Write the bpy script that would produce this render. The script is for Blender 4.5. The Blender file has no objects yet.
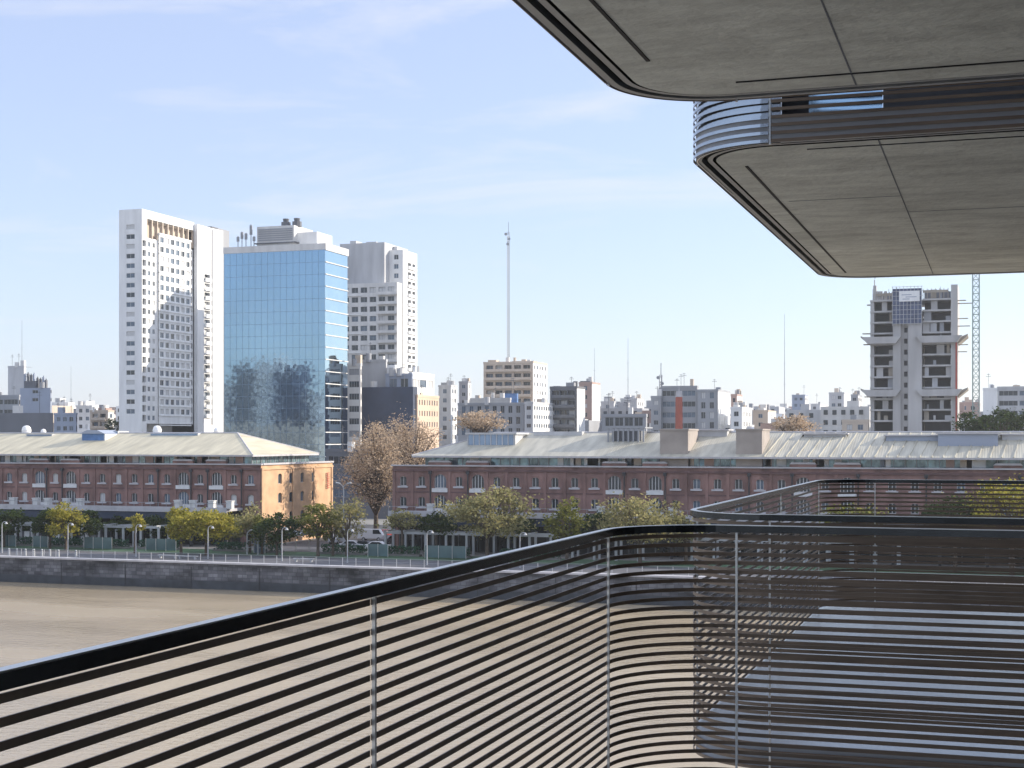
import bpy, math, random
from mathutils import Vector, Matrix
import numpy as np
R = math.radians
random.seed(7); rng = np.random.default_rng(7)
S = bpy.context.scene
COL = S.collection

# ------------------------------------------------------------------ camera, sky, sun, exposure
F = 1480.0                      # focal length in pixels of a 1024 px wide picture
TH = math.atan(488 / F)         # camera turned to the left of the dock's normal
EYE = 17.5
HY = 438.0
cam = bpy.data.cameras.new('camera'); camo = bpy.data.objects.new('camera', cam); COL.objects.link(camo)
cam.sensor_width = 36; cam.lens = F / 1024 * 36
cam.shift_y = (HY - 384) / 1024
cam.clip_start = .05; cam.clip_end = 20000
camo.location = (0, 0, EYE); camo.rotation_euler = (R(90), 0, TH)
S.camera = camo

SUN_EL = R(21.5); SUN_AZ = R(32)         # azimuth counted from +X towards +Y
sd = Vector((math.cos(SUN_EL) * math.cos(SUN_AZ), math.cos(SUN_EL) * math.sin(SUN_AZ), math.sin(SUN_EL)))
sl = bpy.data.lights.new('sun', 'SUN'); so = bpy.data.objects.new('sun', sl); COL.objects.link(so)
sl.energy = 4.0; sl.angle = R(.5); sl.color = (1, .90, .76)
so.rotation_euler = sd.to_track_quat('Z', 'Y').to_euler(); so.location = (60, 60, 80)
W = bpy.data.worlds.new('World'); S.world = W; W.use_nodes = True
nt = W.node_tree; nt.nodes.clear()
def N(t, typ, **kw):
    n = t.nodes.new(typ)
    for k, v in kw.items(): setattr(n, k, v)
    return n
sky = N(nt, 'ShaderNodeTexSky'); sky.sky_type = 'NISHITA'; sky.sun_disc = False
sky.sun_elevation = SUN_EL; sky.sun_rotation = R(90) - SUN_AZ
sky.air_density = 1.0; sky.dust_density = .4; sky.ozone_density = 2.0
bg = N(nt, 'ShaderNodeBackground'); bg.inputs[1].default_value = .15
out = N(nt, 'ShaderNodeOutputWorld')
# thin cirrus streaks: noise on the direction vector, flattened so the streaks lie level
tc = N(nt, 'ShaderNodeTexCoord'); mp = N(nt, 'ShaderNodeMapping'); mp.inputs['Scale'].default_value = (2.2, 2.2, 14)
mp.inputs['Location'].default_value = (.35, .1, 1.3); mp.inputs['Rotation'].default_value = (.0, .06, 0)
nz = N(nt, 'ShaderNodeTexNoise'); nz.inputs['Scale'].default_value = 1.6; nz.inputs['Detail'].default_value = 9; nz.inputs['Roughness'].default_value = .62
nz.inputs['Distortion'].default_value = .6
rp = N(nt, 'ShaderNodeMapRange'); rp.inputs[1].default_value = .53; rp.inputs[2].default_value = .85; rp.inputs[3].default_value = 0; rp.inputs[4].default_value = .85
veil = N(nt, 'ShaderNodeMixRGB'); veil.inputs[0].default_value = .57; veil.inputs[2].default_value = (3.1, 3.2, 4.5, 1)   # a thin even veil of high cloud
mx = N(nt, 'ShaderNodeMixRGB'); mx.inputs[2].default_value = (3.7, 3.75, 4.1, 1)
L = nt.links.new
L(tc.outputs['Generated'], mp.inputs[0]); L(mp.outputs[0], nz.inputs['Vector']); L(nz.outputs['Fac'], rp.inputs[0])
L(rp.outputs[0], mx.inputs[0]); sp = N(nt, 'ShaderNodeSeparateXYZ'); up = N(nt, 'ShaderNodeMapRange'); up.inputs[1].default_value = .30; up.inputs[2].default_value = .75; up.inputs[3].default_value = 0; up.inputs[4].default_value = 1
vs = N(nt, 'ShaderNodeMixRGB'); vs.inputs[1].default_value = (2.45, 2.7, 3.95, 1); vs.inputs[2].default_value = (6.4, 6.8, 8.0, 1)      # veil made brighter overhead, out of view, to add fill light
L(tc.outputs['Generated'], sp.inputs[0]); L(sp.outputs[2], up.inputs[0]); L(up.outputs[0], vs.inputs[0]); L(vs.outputs[0], veil.inputs[2])
L(sky.outputs[0], veil.inputs[1]); L(veil.outputs[0], mx.inputs[1]); L(mx.outputs[0], bg.inputs[0]); L(bg.outputs[0], out.inputs[0])
S.view_settings.view_transform = 'Standard'; S.view_settings.look = 'None'
S.view_settings.gamma = 1; S.view_settings.use_curve_mapping = False
S.view_settings.exposure = .75
S.cycles.max_bounces = 8; S.cycles.diffuse_bounces = 5; S.cycles.glossy_bounces = 4; S.cycles.transparent_max_bounces = 6
S.cycles.caustics_reflective = False; S.cycles.caustics_refractive = False
S.cycles.use_denoising = True

# ------------------------------------------------------------------ picture <-> place
def phi(px): return math.atan((px - 512) / F) - TH
def xat(px, Y): return Y * math.tan(phi(px))
def dep(px, Y): return Y / math.cos(phi(px)) * math.cos(phi(px) + TH)
def zat(px, py, Y): return EYE + (HY - py) * dep(px, Y) / F
def yat(px, X): return X / math.tan(phi(px))

# ------------------------------------------------------------------ materials
MATS = {}
def mat(name, col, rough=.7, metal=0, var=.15, scale=1.0, bump=0, bscale=None, spec=.5, detail=4, stretch=(1, 1, 1)):
    if name in MATS: return MATS[name]
    m = bpy.data.materials.new(name); m.use_nodes = True; t = m.node_tree
    b = t.nodes['Principled BSDF']
    b.inputs['Roughness'].default_value = rough; b.inputs['Metallic'].default_value = metal
    b.inputs['Specular IOR Level'].default_value = spec
    tc = N(t, 'ShaderNodeTexCoord'); mp = N(t, 'ShaderNodeMapping'); mp.inputs['Scale'].default_value = stretch
    n = N(t, 'ShaderNodeTexNoise'); n.inputs['Scale'].default_value = scale; n.inputs['Detail'].default_value = detail
    t.links.new(tc.outputs['Object'], mp.inputs[0]); t.links.new(mp.outputs[0], n.inputs['Vector'])
    cr = N(t, 'ShaderNodeValToRGB')
    c = Vector(col)
    cr.color_ramp.elements[0].position = .3; cr.color_ramp.elements[1].position = .7
    cr.color_ramp.elements[0].color = (*(c * (1 - var)), 1); cr.color_ramp.elements[1].color = (*(c * (1 + var)), 1)
    t.links.new(n.outputs['Fac'], cr.inputs[0]); t.links.new(cr.outputs[0], b.inputs['Base Color'])
    if bump:
        n2 = N(t, 'ShaderNodeTexNoise'); n2.inputs['Scale'].default_value = bscale or scale * 6; n2.inputs['Detail'].default_value = 6
        t.links.new(mp.outputs[0], n2.inputs['Vector'])
        bp = N(t, 'ShaderNodeBump'); bp.inputs['Strength'].default_value = bump; bp.inputs['Distance'].default_value = .05
        t.links.new(n2.outputs['Fac'], bp.inputs['Height']); t.links.new(bp.outputs[0], b.inputs['Normal'])
    MATS[name] = m
    return m

def leaf_mat(name, c0, c1, trans=.35):
    m = bpy.data.materials.new(name); m.use_nodes = True; t = m.node_tree; t.nodes.clear()
    g = N(t, 'ShaderNodeNewGeometry'); cr = N(t, 'ShaderNodeValToRGB')
    cr.color_ramp.elements[0].color = (*c0, 1); cr.color_ramp.elements[1].color = (*c1, 1)
    d = N(t, 'ShaderNodeBsdfDiffuse'); tr = N(t, 'ShaderNodeBsdfTranslucent'); mxs = N(t, 'ShaderNodeMixShader'); mxs.inputs[0].default_value = trans
    o = N(t, 'ShaderNodeOutputMaterial')
    t.links.new(g.outputs['Random Per Island'], cr.inputs[0])
    t.links.new(cr.outputs[0], d.inputs[0]); t.links.new(cr.outputs[0], tr.inputs[0])
    t.links.new(d.outputs[0], mxs.inputs[1]); t.links.new(tr.outputs[0], mxs.inputs[2]); t.links.new(mxs.outputs[0], o.inputs[0])
    MATS[name] = m
    return m

def panel_tilt(m, cell, amt, basebump=None):
    """small random lean of every glass panel, as real curtain walling has"""
    t = m.node_tree; b = t.nodes['Principled BSDF']
    tc = N(t, 'ShaderNodeTexCoord'); sn = N(t, 'ShaderNodeVectorMath', operation='SNAP'); sn.inputs[1].default_value = cell
    off = N(t, 'ShaderNodeVectorMath', operation='ADD'); off.inputs[1].default_value = (.37, .41, .23)
    wn = N(t, 'ShaderNodeTexWhiteNoise'); sb = N(t, 'ShaderNodeVectorMath', operation='SUBTRACT'); sb.inputs[1].default_value = (.5, .5, .5)
    sc = N(t, 'ShaderNodeVectorMath', operation='SCALE'); sc.inputs['Scale'].default_value = amt
    nz = N(t, 'ShaderNodeTexNoise'); nz.inputs['Scale'].default_value = 1.1; nz.inputs['Detail'].default_value = 4
    sb2 = N(t, 'ShaderNodeVectorMath', operation='SUBTRACT'); sb2.inputs[1].default_value = (.5, .5, .5)
    sc2 = N(t, 'ShaderNodeVectorMath', operation='SCALE'); sc2.inputs['Scale'].default_value = amt * 3
    g = N(t, 'ShaderNodeNewGeometry'); ad = N(t, 'ShaderNodeVectorMath', operation='ADD'); ad2 = N(t, 'ShaderNodeVectorMath', operation='ADD'); nm = N(t, 'ShaderNodeVectorMath', operation='NORMALIZE')
    k = t.links.new
    k(tc.outputs['Object'], off.inputs[0]); k(off.outputs[0], sn.inputs[0]); k(sn.outputs[0], wn.inputs['Vector']); k(wn.outputs['Color'], sb.inputs[0]); k(sb.outputs[0], sc.inputs[0])
    k(tc.outputs['Object'], nz.inputs['Vector']); k(nz.outputs['Color'], sb2.inputs[0]); k(sb2.outputs[0], sc2.inputs[0])
    k(g.outputs['Normal'], ad.inputs[0]); k(sc.outputs[0], ad.inputs[1]); k(ad.outputs[0], ad2.inputs[0]); k(sc2.outputs[0], ad2.inputs[1])
    k(ad2.outputs[0], nm.inputs[0]); k(nm.outputs[0], b.inputs['Normal'])

# concrete soffit: cloudy, stained, with pores
def concrete():
    m = mat('concrete_soffit', (.60, .60, .53), .8, 0, .16, .9, .25, 30, detail=8, stretch=(.9, 1.2, 1))
    t = m.node_tree; b = t.nodes['Principled BSDF']
    src = b.inputs['Base Color'].links[0].from_socket
    tc = t.nodes['Texture Coordinate']
    n = N(t, 'ShaderNodeTexNoise'); n.inputs['Scale'].default_value = 5; n.inputs['Detail'].default_value = 10; n.inputs['Roughness'].default_value = .7
    mp = N(t, 'ShaderNodeMapping'); mp.inputs['Scale'].default_value = (.6, 1.3, 1)
    t.links.new(tc.outputs['Object'], mp.inputs[0]); t.links.new(mp.outputs[0], n.inputs['Vector'])
    cr = N(t, 'ShaderNodeValToRGB'); cr.color_ramp.elements[0].position = .33; cr.color_ramp.elements[1].position = .6
    cr.color_ramp.elements[0].color = (.62, .61, .6, 1); cr.color_ramp.elements[1].color = (1.05, 1.05, 1.03, 1)
    t.links.new(n.outputs['Fac'], cr.inputs[0])
    mm = N(t, 'ShaderNodeMixRGB', blend_type='MULTIPLY'); mm.inputs[0].default_value = .75
    t.links.new(src, mm.inputs[1]); t.links.new(cr.outputs[0], mm.inputs[2])
    v = N(t, 'ShaderNodeTexVoronoi'); v.inputs['Scale'].default_value = 26
    t.links.new(tc.outputs['Object'], v.inputs['Vector'])
    lt = N(t, 'ShaderNodeMapRange'); lt.inputs[1].default_value = .05; lt.inputs[2].default_value = .12; lt.inputs[3].default_value = .55; lt.inputs[4].default_value = 1
    t.links.new(v.outputs['Distance'], lt.inputs[0])
    m2 = N(t, 'ShaderNodeMixRGB', blend_type='MULTIPLY'); m2.inputs[0].default_value = .5
    t.links.new(mm.outputs[0], m2.inputs[1]); t.links.new(lt.outputs[0], m2.inputs[2]); t.links.new(m2.outputs[0], b.inputs['Base Color'])
    return m
CONC = concrete()
TRIM = mat('grey_metal_trim', (.26, .265, .26), .5, .2, .1, 3)
RAILM = mat('dark_rail_metal', (.05, .055, .06), .22, .9, .15, 8)
SLATM = mat('dark_bronze_slat', (.15, .108, .075), .5, .1, .25, 4)
SLATO = mat('sky_pale_slat_metal', (.40, .41, .43), .16, .95, .06, 4)  # paler copy of the slat metal, sky reflection put into its colour
BLACK = mat('groove_shade_black', (.012, .012, .012), .8, 0, .1, 3)  # shade of the grooves and drip slots put into the colour
STEEL = mat('brushed_steel', (.55, .55, .54), .35, .9, .08, 5)
DECK = mat('grey_floor_tile', (.36, .36, .37), .2, 0, .1, 2, spec=.8)
DARKGL = mat('dark_window_glass', (.02, .025, .03), .08, 0, .2, .3)
FRAMEM = mat('grey_window_frame', (.30, .31, .33), .5, 0, .1, 2)
FRAMEW = mat('white_window_frame', (.60, .60, .59), .5, 0, .08, 2)
GL1 = mat('pane_dark', (.035, .045, .055), .12, 0, .3, .5)
GL2 = mat('pane_blue', (.10, .14, .19), .12, 0, .3, .5)
GL3 = mat('pane_blind', (.55, .55, .54), .6, 0, .1, .5)
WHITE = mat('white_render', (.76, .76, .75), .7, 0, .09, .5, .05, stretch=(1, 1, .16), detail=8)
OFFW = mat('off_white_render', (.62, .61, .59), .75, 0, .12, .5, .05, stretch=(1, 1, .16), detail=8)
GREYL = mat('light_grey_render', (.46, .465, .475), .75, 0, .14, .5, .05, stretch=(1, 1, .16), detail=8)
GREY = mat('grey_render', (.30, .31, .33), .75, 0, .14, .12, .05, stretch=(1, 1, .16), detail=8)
BLUEG = mat('blue_grey_panel', (.30, .34, .42), .7, 0, .1, .1)
DGREY = mat('dark_grey_render', (.13, .135, .15), .75, 0, .2, .15, stretch=(1, 1, .16), detail=8)
NAVY = mat('navy_cladding', (.035, .05, .09), .5, 0, .2, .2)
PEACH = mat('peach_render', (.62, .46, .34), .75, 0, .1, .15, stretch=(1, 1, .16), detail=8)
PINKB = mat('pink_brown_render', (.40, .28, .24), .75, 0, .14, .15, stretch=(1, 1, .16), detail=8)
BEIGE = mat('beige_render', (.52, .44, .36), .75, 0, .12, .15, stretch=(1, 1, .16), detail=8)
REDP = mat('red_paint', (.42, .07, .045), .6, 0, .15, 1)
BLUEP = mat('blue_sheeting', (.09, .19, .40), .5, 0, .2, 1)
BRICK = mat('old_red_brick', (.215, .125, .108), .9, 0, .4, .5, .2, 3, detail=10, stretch=(1, 1, .6))
BRICKD = mat('dark_brick_band', (.13, .075, .072), .9, 0, .25, .6)
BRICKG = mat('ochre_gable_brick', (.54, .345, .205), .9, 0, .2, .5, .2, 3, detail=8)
STONE = mat('pale_stone_cap', (.46, .445, .455), .8, 0, .12, .8)
PIPE = mat('dark_downpipe', (.03, .03, .035), .5, 0, .1, 1)
ASPH = mat('asphalt', (.055, .056, .06), .9, 0, .2, .3)
WOODT = mat('tree_bark', (.10, .075, .055), .9, 0, .3, 2)
NET = mat('blue_scaffold_net', (.09, .115, .19), .8, 0, .3, .6)
RAWC = mat('raw_concrete', (.43, .42, .41), .85, 0, .18, .25, .1, stretch=(1, 1, .16), detail=8)
RAWD = mat('formwork_ply', (.33, .29, .24), .85, 0, .2, .4)
LAMPW = mat('white_lamp_paint', (.42, .43, .44), .5, 0, .05, 1)
CARM = {k: mat('car_paint_' + k, c, .25, .1, .03, .5) for k, c in dict(white=(.75, .75, .75), grey=(.2, .2, .22), black=(.02, .02, .025), silver=(.5, .51, .53), red=(.3, .03, .03)).items()}
TYRE = mat('tyre_rubber', (.02, .02, .02), .85, 0, .1, 3)

def roof_mat(name, col, dirx=1.0, sc=2.0, var=.12):
    """metal sheet roof: standing seams as a ridged bump, streaky colour"""
    m = mat(name, col, .55, 0, var, .35, 0, stretch=(2.5, .4, 1), detail=6)
    t = m.node_tree; b = t.nodes['Principled BSDF']; tc = t.nodes['Texture Coordinate']
    w = N(t, 'ShaderNodeTexWave', wave_type='BANDS', bands_direction='X'); w.inputs['Scale'].default_value = sc
    t.links.new(tc.outputs['Object'], w.inputs['Vector'])
    bp = N(t, 'ShaderNodeBump'); bp.inputs['Strength'].default_value = .5; bp.inputs['Distance'].default_value = .035
    t.links.new(w.outputs['Fac'], bp.inputs['Height']); t.links.new(bp.outputs[0], b.inputs['Normal'])
    return m
ROOFC = roof_mat('cream_sheet_roof', (.52, .465, .33), sc=.7, var=.2)
ROOFG = roof_mat('grey_sheet_roof', (.42, .395, .32), sc=.9, var=.22)
ROOFD = mat('grey_flat_roof', (.32, .33, .35), .8, 0, .15, .2)

GLASS = mat('blue_curtain_glass', (.24, .35, .46), .05, 1.0, .06, .05)
panel_tilt(GLASS, (.82, .82, .9), .006)
GLASSS = mat('pale_curtain_glass', (.42, .56, .68), .06, 1.0, .05, .05)
panel_tilt(GLASSS, (1.6, 1.6, 1.7), .02)
ATTIC = mat('attic_glass', (.17, .25, .27), .1, .3, .5, .8)
panel_tilt(ATTIC, (1.2, 1.2, 3), .08)
LANT = mat('lantern_glass', (.20, .28, .40), .15, .4, .15, .3)

# water: silty brown, fine ripples
def water_mat():
    m = bpy.data.materials.new('brown_dock_water'); m.use_nodes = True; t = m.node_tree; b = t.nodes['Principled BSDF']
    tc = N(t, 'ShaderNodeTexCoord'); n = N(t, 'ShaderNodeTexNoise'); n.inputs['Scale'].default_value = .03; n.inputs['Detail'].default_value = 6
    cr = N(t, 'ShaderNodeValToRGB'); cr.color_ramp.elements[0].color = (.355, .285, .19, 1); cr.color_ramp.elements[1].color = (.405, .33, .225, 1)
    cr.color_ramp.elements[0].position = .35; cr.color_ramp.elements[1].position = .65
    k = t.links.new
    k(tc.outputs['Object'], n.inputs['Vector']); k(n.outputs['Fac'], cr.inputs[0]); k(cr.outputs[0], b.inputs['Base Color'])
    b.inputs['IOR'].default_value = 1.33
    nr = N(t, 'ShaderNodeTexNoise'); nr.inputs['Scale'].default_value = .045; nr.inputs['Detail'].default_value = 5; mr = N(t, 'ShaderNodeMapRange'); mr.inputs[1].default_value = .38; mr.inputs[2].default_value = .62; mr.inputs[3].default_value = .08; mr.inputs[4].default_value = .30
    mpr = N(t, 'ShaderNodeMapping'); mpr.inputs['Scale'].default_value = (.5, 1.6, 1)      # wind patches
    t.links.new(tc.outputs['Object'], mpr.inputs[0]); t.links.new(mpr.outputs[0], nr.inputs['Vector']); t.links.new(nr.outputs['Fac'], mr.inputs[0]); t.links.new(mr.outputs[0], b.inputs['Roughness'])
    n1 = N(t, 'ShaderNodeTexNoise'); n1.inputs['Scale'].default_value = 1.1; n1.inputs['Detail'].default_value = 5; n1.inputs['Roughness'].default_value = .6
    mp = N(t, 'ShaderNodeMapping'); mp.inputs['Scale'].default_value = (.8, 1.3, 1); mp.inputs['Rotation'].default_value = (0, 0, .5)
    bp = N(t, 'ShaderNodeBump'); bp.inputs['Strength'].default_value = .4; bp.inputs['Distance'].default_value = .22
    k(tc.outputs['Object'], mp.inputs[0]); k(mp.outputs[0], n1.inputs['Vector']); k(n1.outputs['Fac'], bp.inputs['Height']); k(bp.outputs[0], b.inputs['Normal'])
    return m
WATER = water_mat()

def quay_mat():
    m = mat('old_quay_masonry', (.095, .095, .105), .9, 0, .75, .35, .4, 2, detail=9, stretch=(.8, 1, 1.6))
    t = m.node_tree; b = t.nodes['Principled BSDF']; src = b.inputs['Base Color'].links[0].from_socket
    tc = t.nodes['Texture Coordinate']
    sx = N(t, 'ShaderNodeSeparateXYZ'); cx = N(t, 'ShaderNodeCombineXYZ')
    br = N(t, 'ShaderNodeTexBrick'); br.inputs['Scale'].default_value = 1; br.inputs['Brick Width'].default_value = 1.1; br.inputs['Row Height'].default_value = .5; br.inputs['Mortar Size'].default_value = .03; br.offset_frequency = 3; br.squash = .7
    br.inputs['Color1'].default_value = (1.6, 1.6, 1.55, 1); br.inputs['Color2'].default_value = (.65, .65, .68, 1); br.inputs['Mortar'].default_value = (.45, .45, .45, 1)
    mm = N(t, 'ShaderNodeMixRGB', blend_type='MULTIPLY'); mm.inputs[0].default_value = .8
    k = t.links.new
    k(tc.outputs['Object'], sx.inputs[0]); k(sx.outputs[0], cx.inputs[0]); k(sx.outputs[2], cx.inputs[1]); k(cx.outputs[0], br.inputs['Vector'])
    k(src, mm.inputs[1]); k(br.outputs['Color'], mm.inputs[2]); k(mm.outputs[0], b.inputs['Base Color'])
    return m
QUAY = quay_mat()
GROUND = mat('city_ground', (.22, .21, .19), .9, 0, .2, .02)
PAVE = mat('promenade_paving', (.10, .10, .11), .85, 0, .12, .3)
LAWN = mat('lawn_grass', (.045, .10, .045), .9, 0, .35, .4, .3, 4)
SETT = mat('stone_setts', (.20, .19, .18), .9, 0, .2, .5)

# ------------------------------------------------------------------ mesh helpers
class MB:
    def __init__(s): s.v = []; s.f = []; s.m = []
    def quad(s, a, b, c, d, mi=0):
        i = len(s.v); s.v += [tuple(a), tuple(b), tuple(c), tuple(d)]; s.f.append((i, i + 1, i + 2, i + 3)); s.m.append(mi)
    def poly(s, pts, mi=0):
        i = len(s.v); s.v += [tuple(p) for p in pts]; s.f.append(tuple(range(i, i + len(pts)))); s.m.append(mi)
    def box(s, x0, x1, y0, y1, z0, z1, mi=0):
        i = len(s.v)
        s.v += [(x0, y0, z0), (x1, y0, z0), (x1, y1, z0), (x0, y1, z0), (x0, y0, z1), (x1, y0, z1), (x1, y1, z1), (x0, y1, z1)]
        for q in ((0, 3, 2, 1), (4, 5, 6, 7), (0, 1, 5, 4), (1, 2, 6, 5), (2, 3, 7, 6), (3, 0, 4, 7)):
            s.f.append(tuple(i + k for k in q)); s.m.append(mi)
    def tube(s, p, q, r0, r1=None, n=6, mi=0, cap=True):
        r1 = r0 if r1 is None else r1
        p = Vector(p); q = Vector(q); d = (q - p)
        if d.length < 1e-6: return
        d.normalize(); a = d.orthogonal().normalized(); b = d.cross(a)
        i = len(s.v)
        for c, r in ((p, r0), (q, r1)):
            for k in range(n):
                t = 2 * math.pi * k / n; s.v.append(tuple(c + a * (r * math.cos(t)) + b * (r * math.sin(t))))
        for k in range(n):
            s.f.append((i + k, i + (k + 1) % n, i + n + (k + 1) % n, i + n + k)); s.m.append(mi)
        if cap:
            s.f.append(tuple(i + k for k in range(n - 1, -1, -1))); s.m.append(mi)
            s.f.append(tuple(i + n + k for k in range(n))); s.m.append(mi)
    def prism(s, pts, axis, a0, a1, mi=0):
        """closed outline pts (2D) pushed along axis 'x','y' or 'z' from a0 to a1"""
        def P(u, v, a): return {'x': (a, u, v), 'y': (u, a, v), 'z': (u, v, a)}[axis]
        n = len(pts); i = len(s.v)
        s.v += [P(u, v, a0) for u, v in pts] + [P(u, v, a1) for u, v in pts]
        s.f.append(tuple(range(i + n - 1, i - 1, -1))); s.m.append(mi)
        s.f.append(tuple(range(i + n, i + 2 * n))); s.m.append(mi)
        for k in range(n):
            s.f.append((i + k, i + (k + 1) % n, i + n + (k + 1) % n, i + n + k)); s.m.append(mi)
    def sweep(s, path, w, z0, z1, mi=0, outer=None):
        """flat bar of width w along a level XY path"""
        n = len(path); i = len(s.v)
        for k, p in enumerate(path):
            a = Vector(path[max(k - 1, 0)]); b = Vector(path[min(k + 1, n - 1)]); t = (b - a).normalized(); nn = Vector((-t.y, t.x)) * (w / 2)
            for sx, z in ((-1, z0), (1, z0), (1, z1), (-1, z1)): s.v.append((p[0] + nn.x * sx, p[1] + nn.y * sx, z))
        for k in range(n - 1):
            for e in range(4):
                s.f.append((i + 4 * k + e, i + 4 * k + (e + 1) % 4, i + 4 * k + 4 + (e + 1) % 4, i + 4 * k + 4 + e)); s.m.append(outer if (outer is not None and e == 1) else mi)
        s.f.append((i, i + 1, i + 2, i + 3)); s.m.append(mi); j = i + 4 * (n - 1); s.f.append((j + 3, j + 2, j + 1, j)); s.m.append(mi)
    def mesh(s, name, mats):
        me = bpy.data.meshes.new(name); me.from_pydata(s.v, [], s.f)
        for m in (mats if isinstance(mats, (list, tuple)) else [mats]): me.materials.append(m)
        if len(me.materials) > 1: me.polygons.foreach_set('material_index', s.m)
        me.update(); return me
    def build(s, name, mats, parent=None, smooth=False):
        o = bpy.data.objects.new(name, s.mesh(name, mats)); COL.objects.link(o)
        if smooth: o.data.polygons.foreach_set('use_smooth', [True] * len(s.f))
        if parent is not None: hang(o, parent)
        return o

def wloc(o):
    v = Vector(o.location)
    while o.parent is not None:
        v = v + o.matrix_parent_inverse.translation + Vector((0, 0, 0)); o = o.parent; v = v + Vector(o.location)
    return v
def hang(o, parent):
    o.parent = parent; o.matrix_parent_inverse = Matrix.Translation(-wloc(parent))
def put(name, mesh, loc, rz, parent):
    """an instance of shared mesh data as a part, loc in world coordinates"""
    o = bpy.data.objects.new(name, mesh); COL.objects.link(o)
    o.location = loc; o.rotation_euler = (0, 0, rz)
    if parent is not None: hang(o, parent)
    return o
def tag(o, label=None, cat=None, group=None, kind=None):
    for k, v in (('label', label), ('category', cat), ('group', group), ('kind', kind)):
        if v: o[k] = v
    return o
def thing(name, label, cat, loc=(0, 0, 0), group=None, rz=0):
    o = bpy.data.objects.new(name, None); COL.objects.link(o); o.location = loc; o.rotation_euler = (0, 0, rz); o.empty_display_size = .5
    return tag(o, label, cat, group)
def struct(name, mb, m): return tag(mb.build(name, m), kind='structure')
def dup(root, loc, rz, label, group=None):
    r = root.copy(); COL.objects.link(r); r.location = loc; r.rotation_euler = (0, 0, rz); r['label'] = label
    if group: r['group'] = group
    for ch in list(root.children):
        c = ch.copy(); COL.objects.link(c); c.parent = r; c.matrix_parent_inverse = ch.matrix_parent_inverse.copy()
        for g in ch.children:
            d = g.copy(); COL.objects.link(d); d.parent = c; d.matrix_parent_inverse = g.matrix_parent_inverse.copy()
    return r

# ------------------------------------------------------------------ the setting
YQ = 184.0; YN = 24.0; WL = -3.7
g = MB(); g.quad((-6000, YQ, 0), (6000, YQ, 0), (6000, 9000, 0), (-6000, 9000, 0)); struct('ground', g, GROUND)
g = MB(); g.quad((-6000, -3000, 0), (6000, -3000, 0), (6000, YN, 0), (-6000, YN, 0)); struct('near_ground', g, mat('pale_plaza_paving', (.40, .38, .35), .85, 0, .12, .3))
g = MB(); g.quad((-3000, YN - .5, WL), (3000, YN - .5, WL), (3000, YQ + .5, WL), (-3000, YQ + .5, WL)); struct('water', g, WATER)
g = MB(); g.quad((-700, YQ + .9, .004), (400, YQ + .9, .004), (400, 197, .004), (-700, 197, .004)); struct('promenade', g, PAVE)
g = MB(); g.quad((-700, 197, .008), (400, 197, .008), (400, 206, .008), (-700, 206, .008)); struct('lawn', g, LAWN)
g = MB(); g.quad((-700, 206, .004), (400, 206, .004), (400, 216, .004), (-700, 216, .004)); struct('path', g, SETT)
g = MB(); g.quad((-700, 246, .004), (400, 246, .004), (400, 275, .004), (-700, 275, .004))
g.quad((-112.6, 216, .006), (-91.6, 216, .006), (-91.6, 246, .006), (-112.6, 246, .006)); struct('road', g, ASPH)

qw = thing('quay_wall', 'long dark stone quay wall with pale coping rising from the brown water', 'quay wall', (-80, YQ, WL))
m = MB(); m.box(-700, 400, YQ - .2, YQ + .88, WL - 1, -.143); m.build('wall', QUAY, qw)
m = MB(); m.box(-700, 400, YQ - .42, YQ + .9, -.14, .09); m.build('coping', STONE, qw)
for i in range(26):
    x = -258 + i * 10.7; m = MB(); m.box(x, x + .12, YQ - .32, YQ - .275, WL, -.6); m.build('ladder_rail', PIPE, qw)
m = MB(); m.box(-700, 400, YQ - .27, YQ - .203, WL - .5, WL + 1.15); m.build('tide_band', mat('wet_dark_masonry', (.035, .04, .05), .5, 0, .4, .6, .3, 2), qw)
nq = thing('near_quay_wall', 'stone quay wall below the balconies on the near side of the dock', 'quay wall', (0, YN, WL))
m = MB(); m.box(-400, 300, YN - .9, YN, WL - 1, -.3); m.build('wall', QUAY, nq)
m = MB(); m.box(-400, 300, YN - .95, YN + .2, -.298, .08); m.build('coping', STONE, nq)

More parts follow.
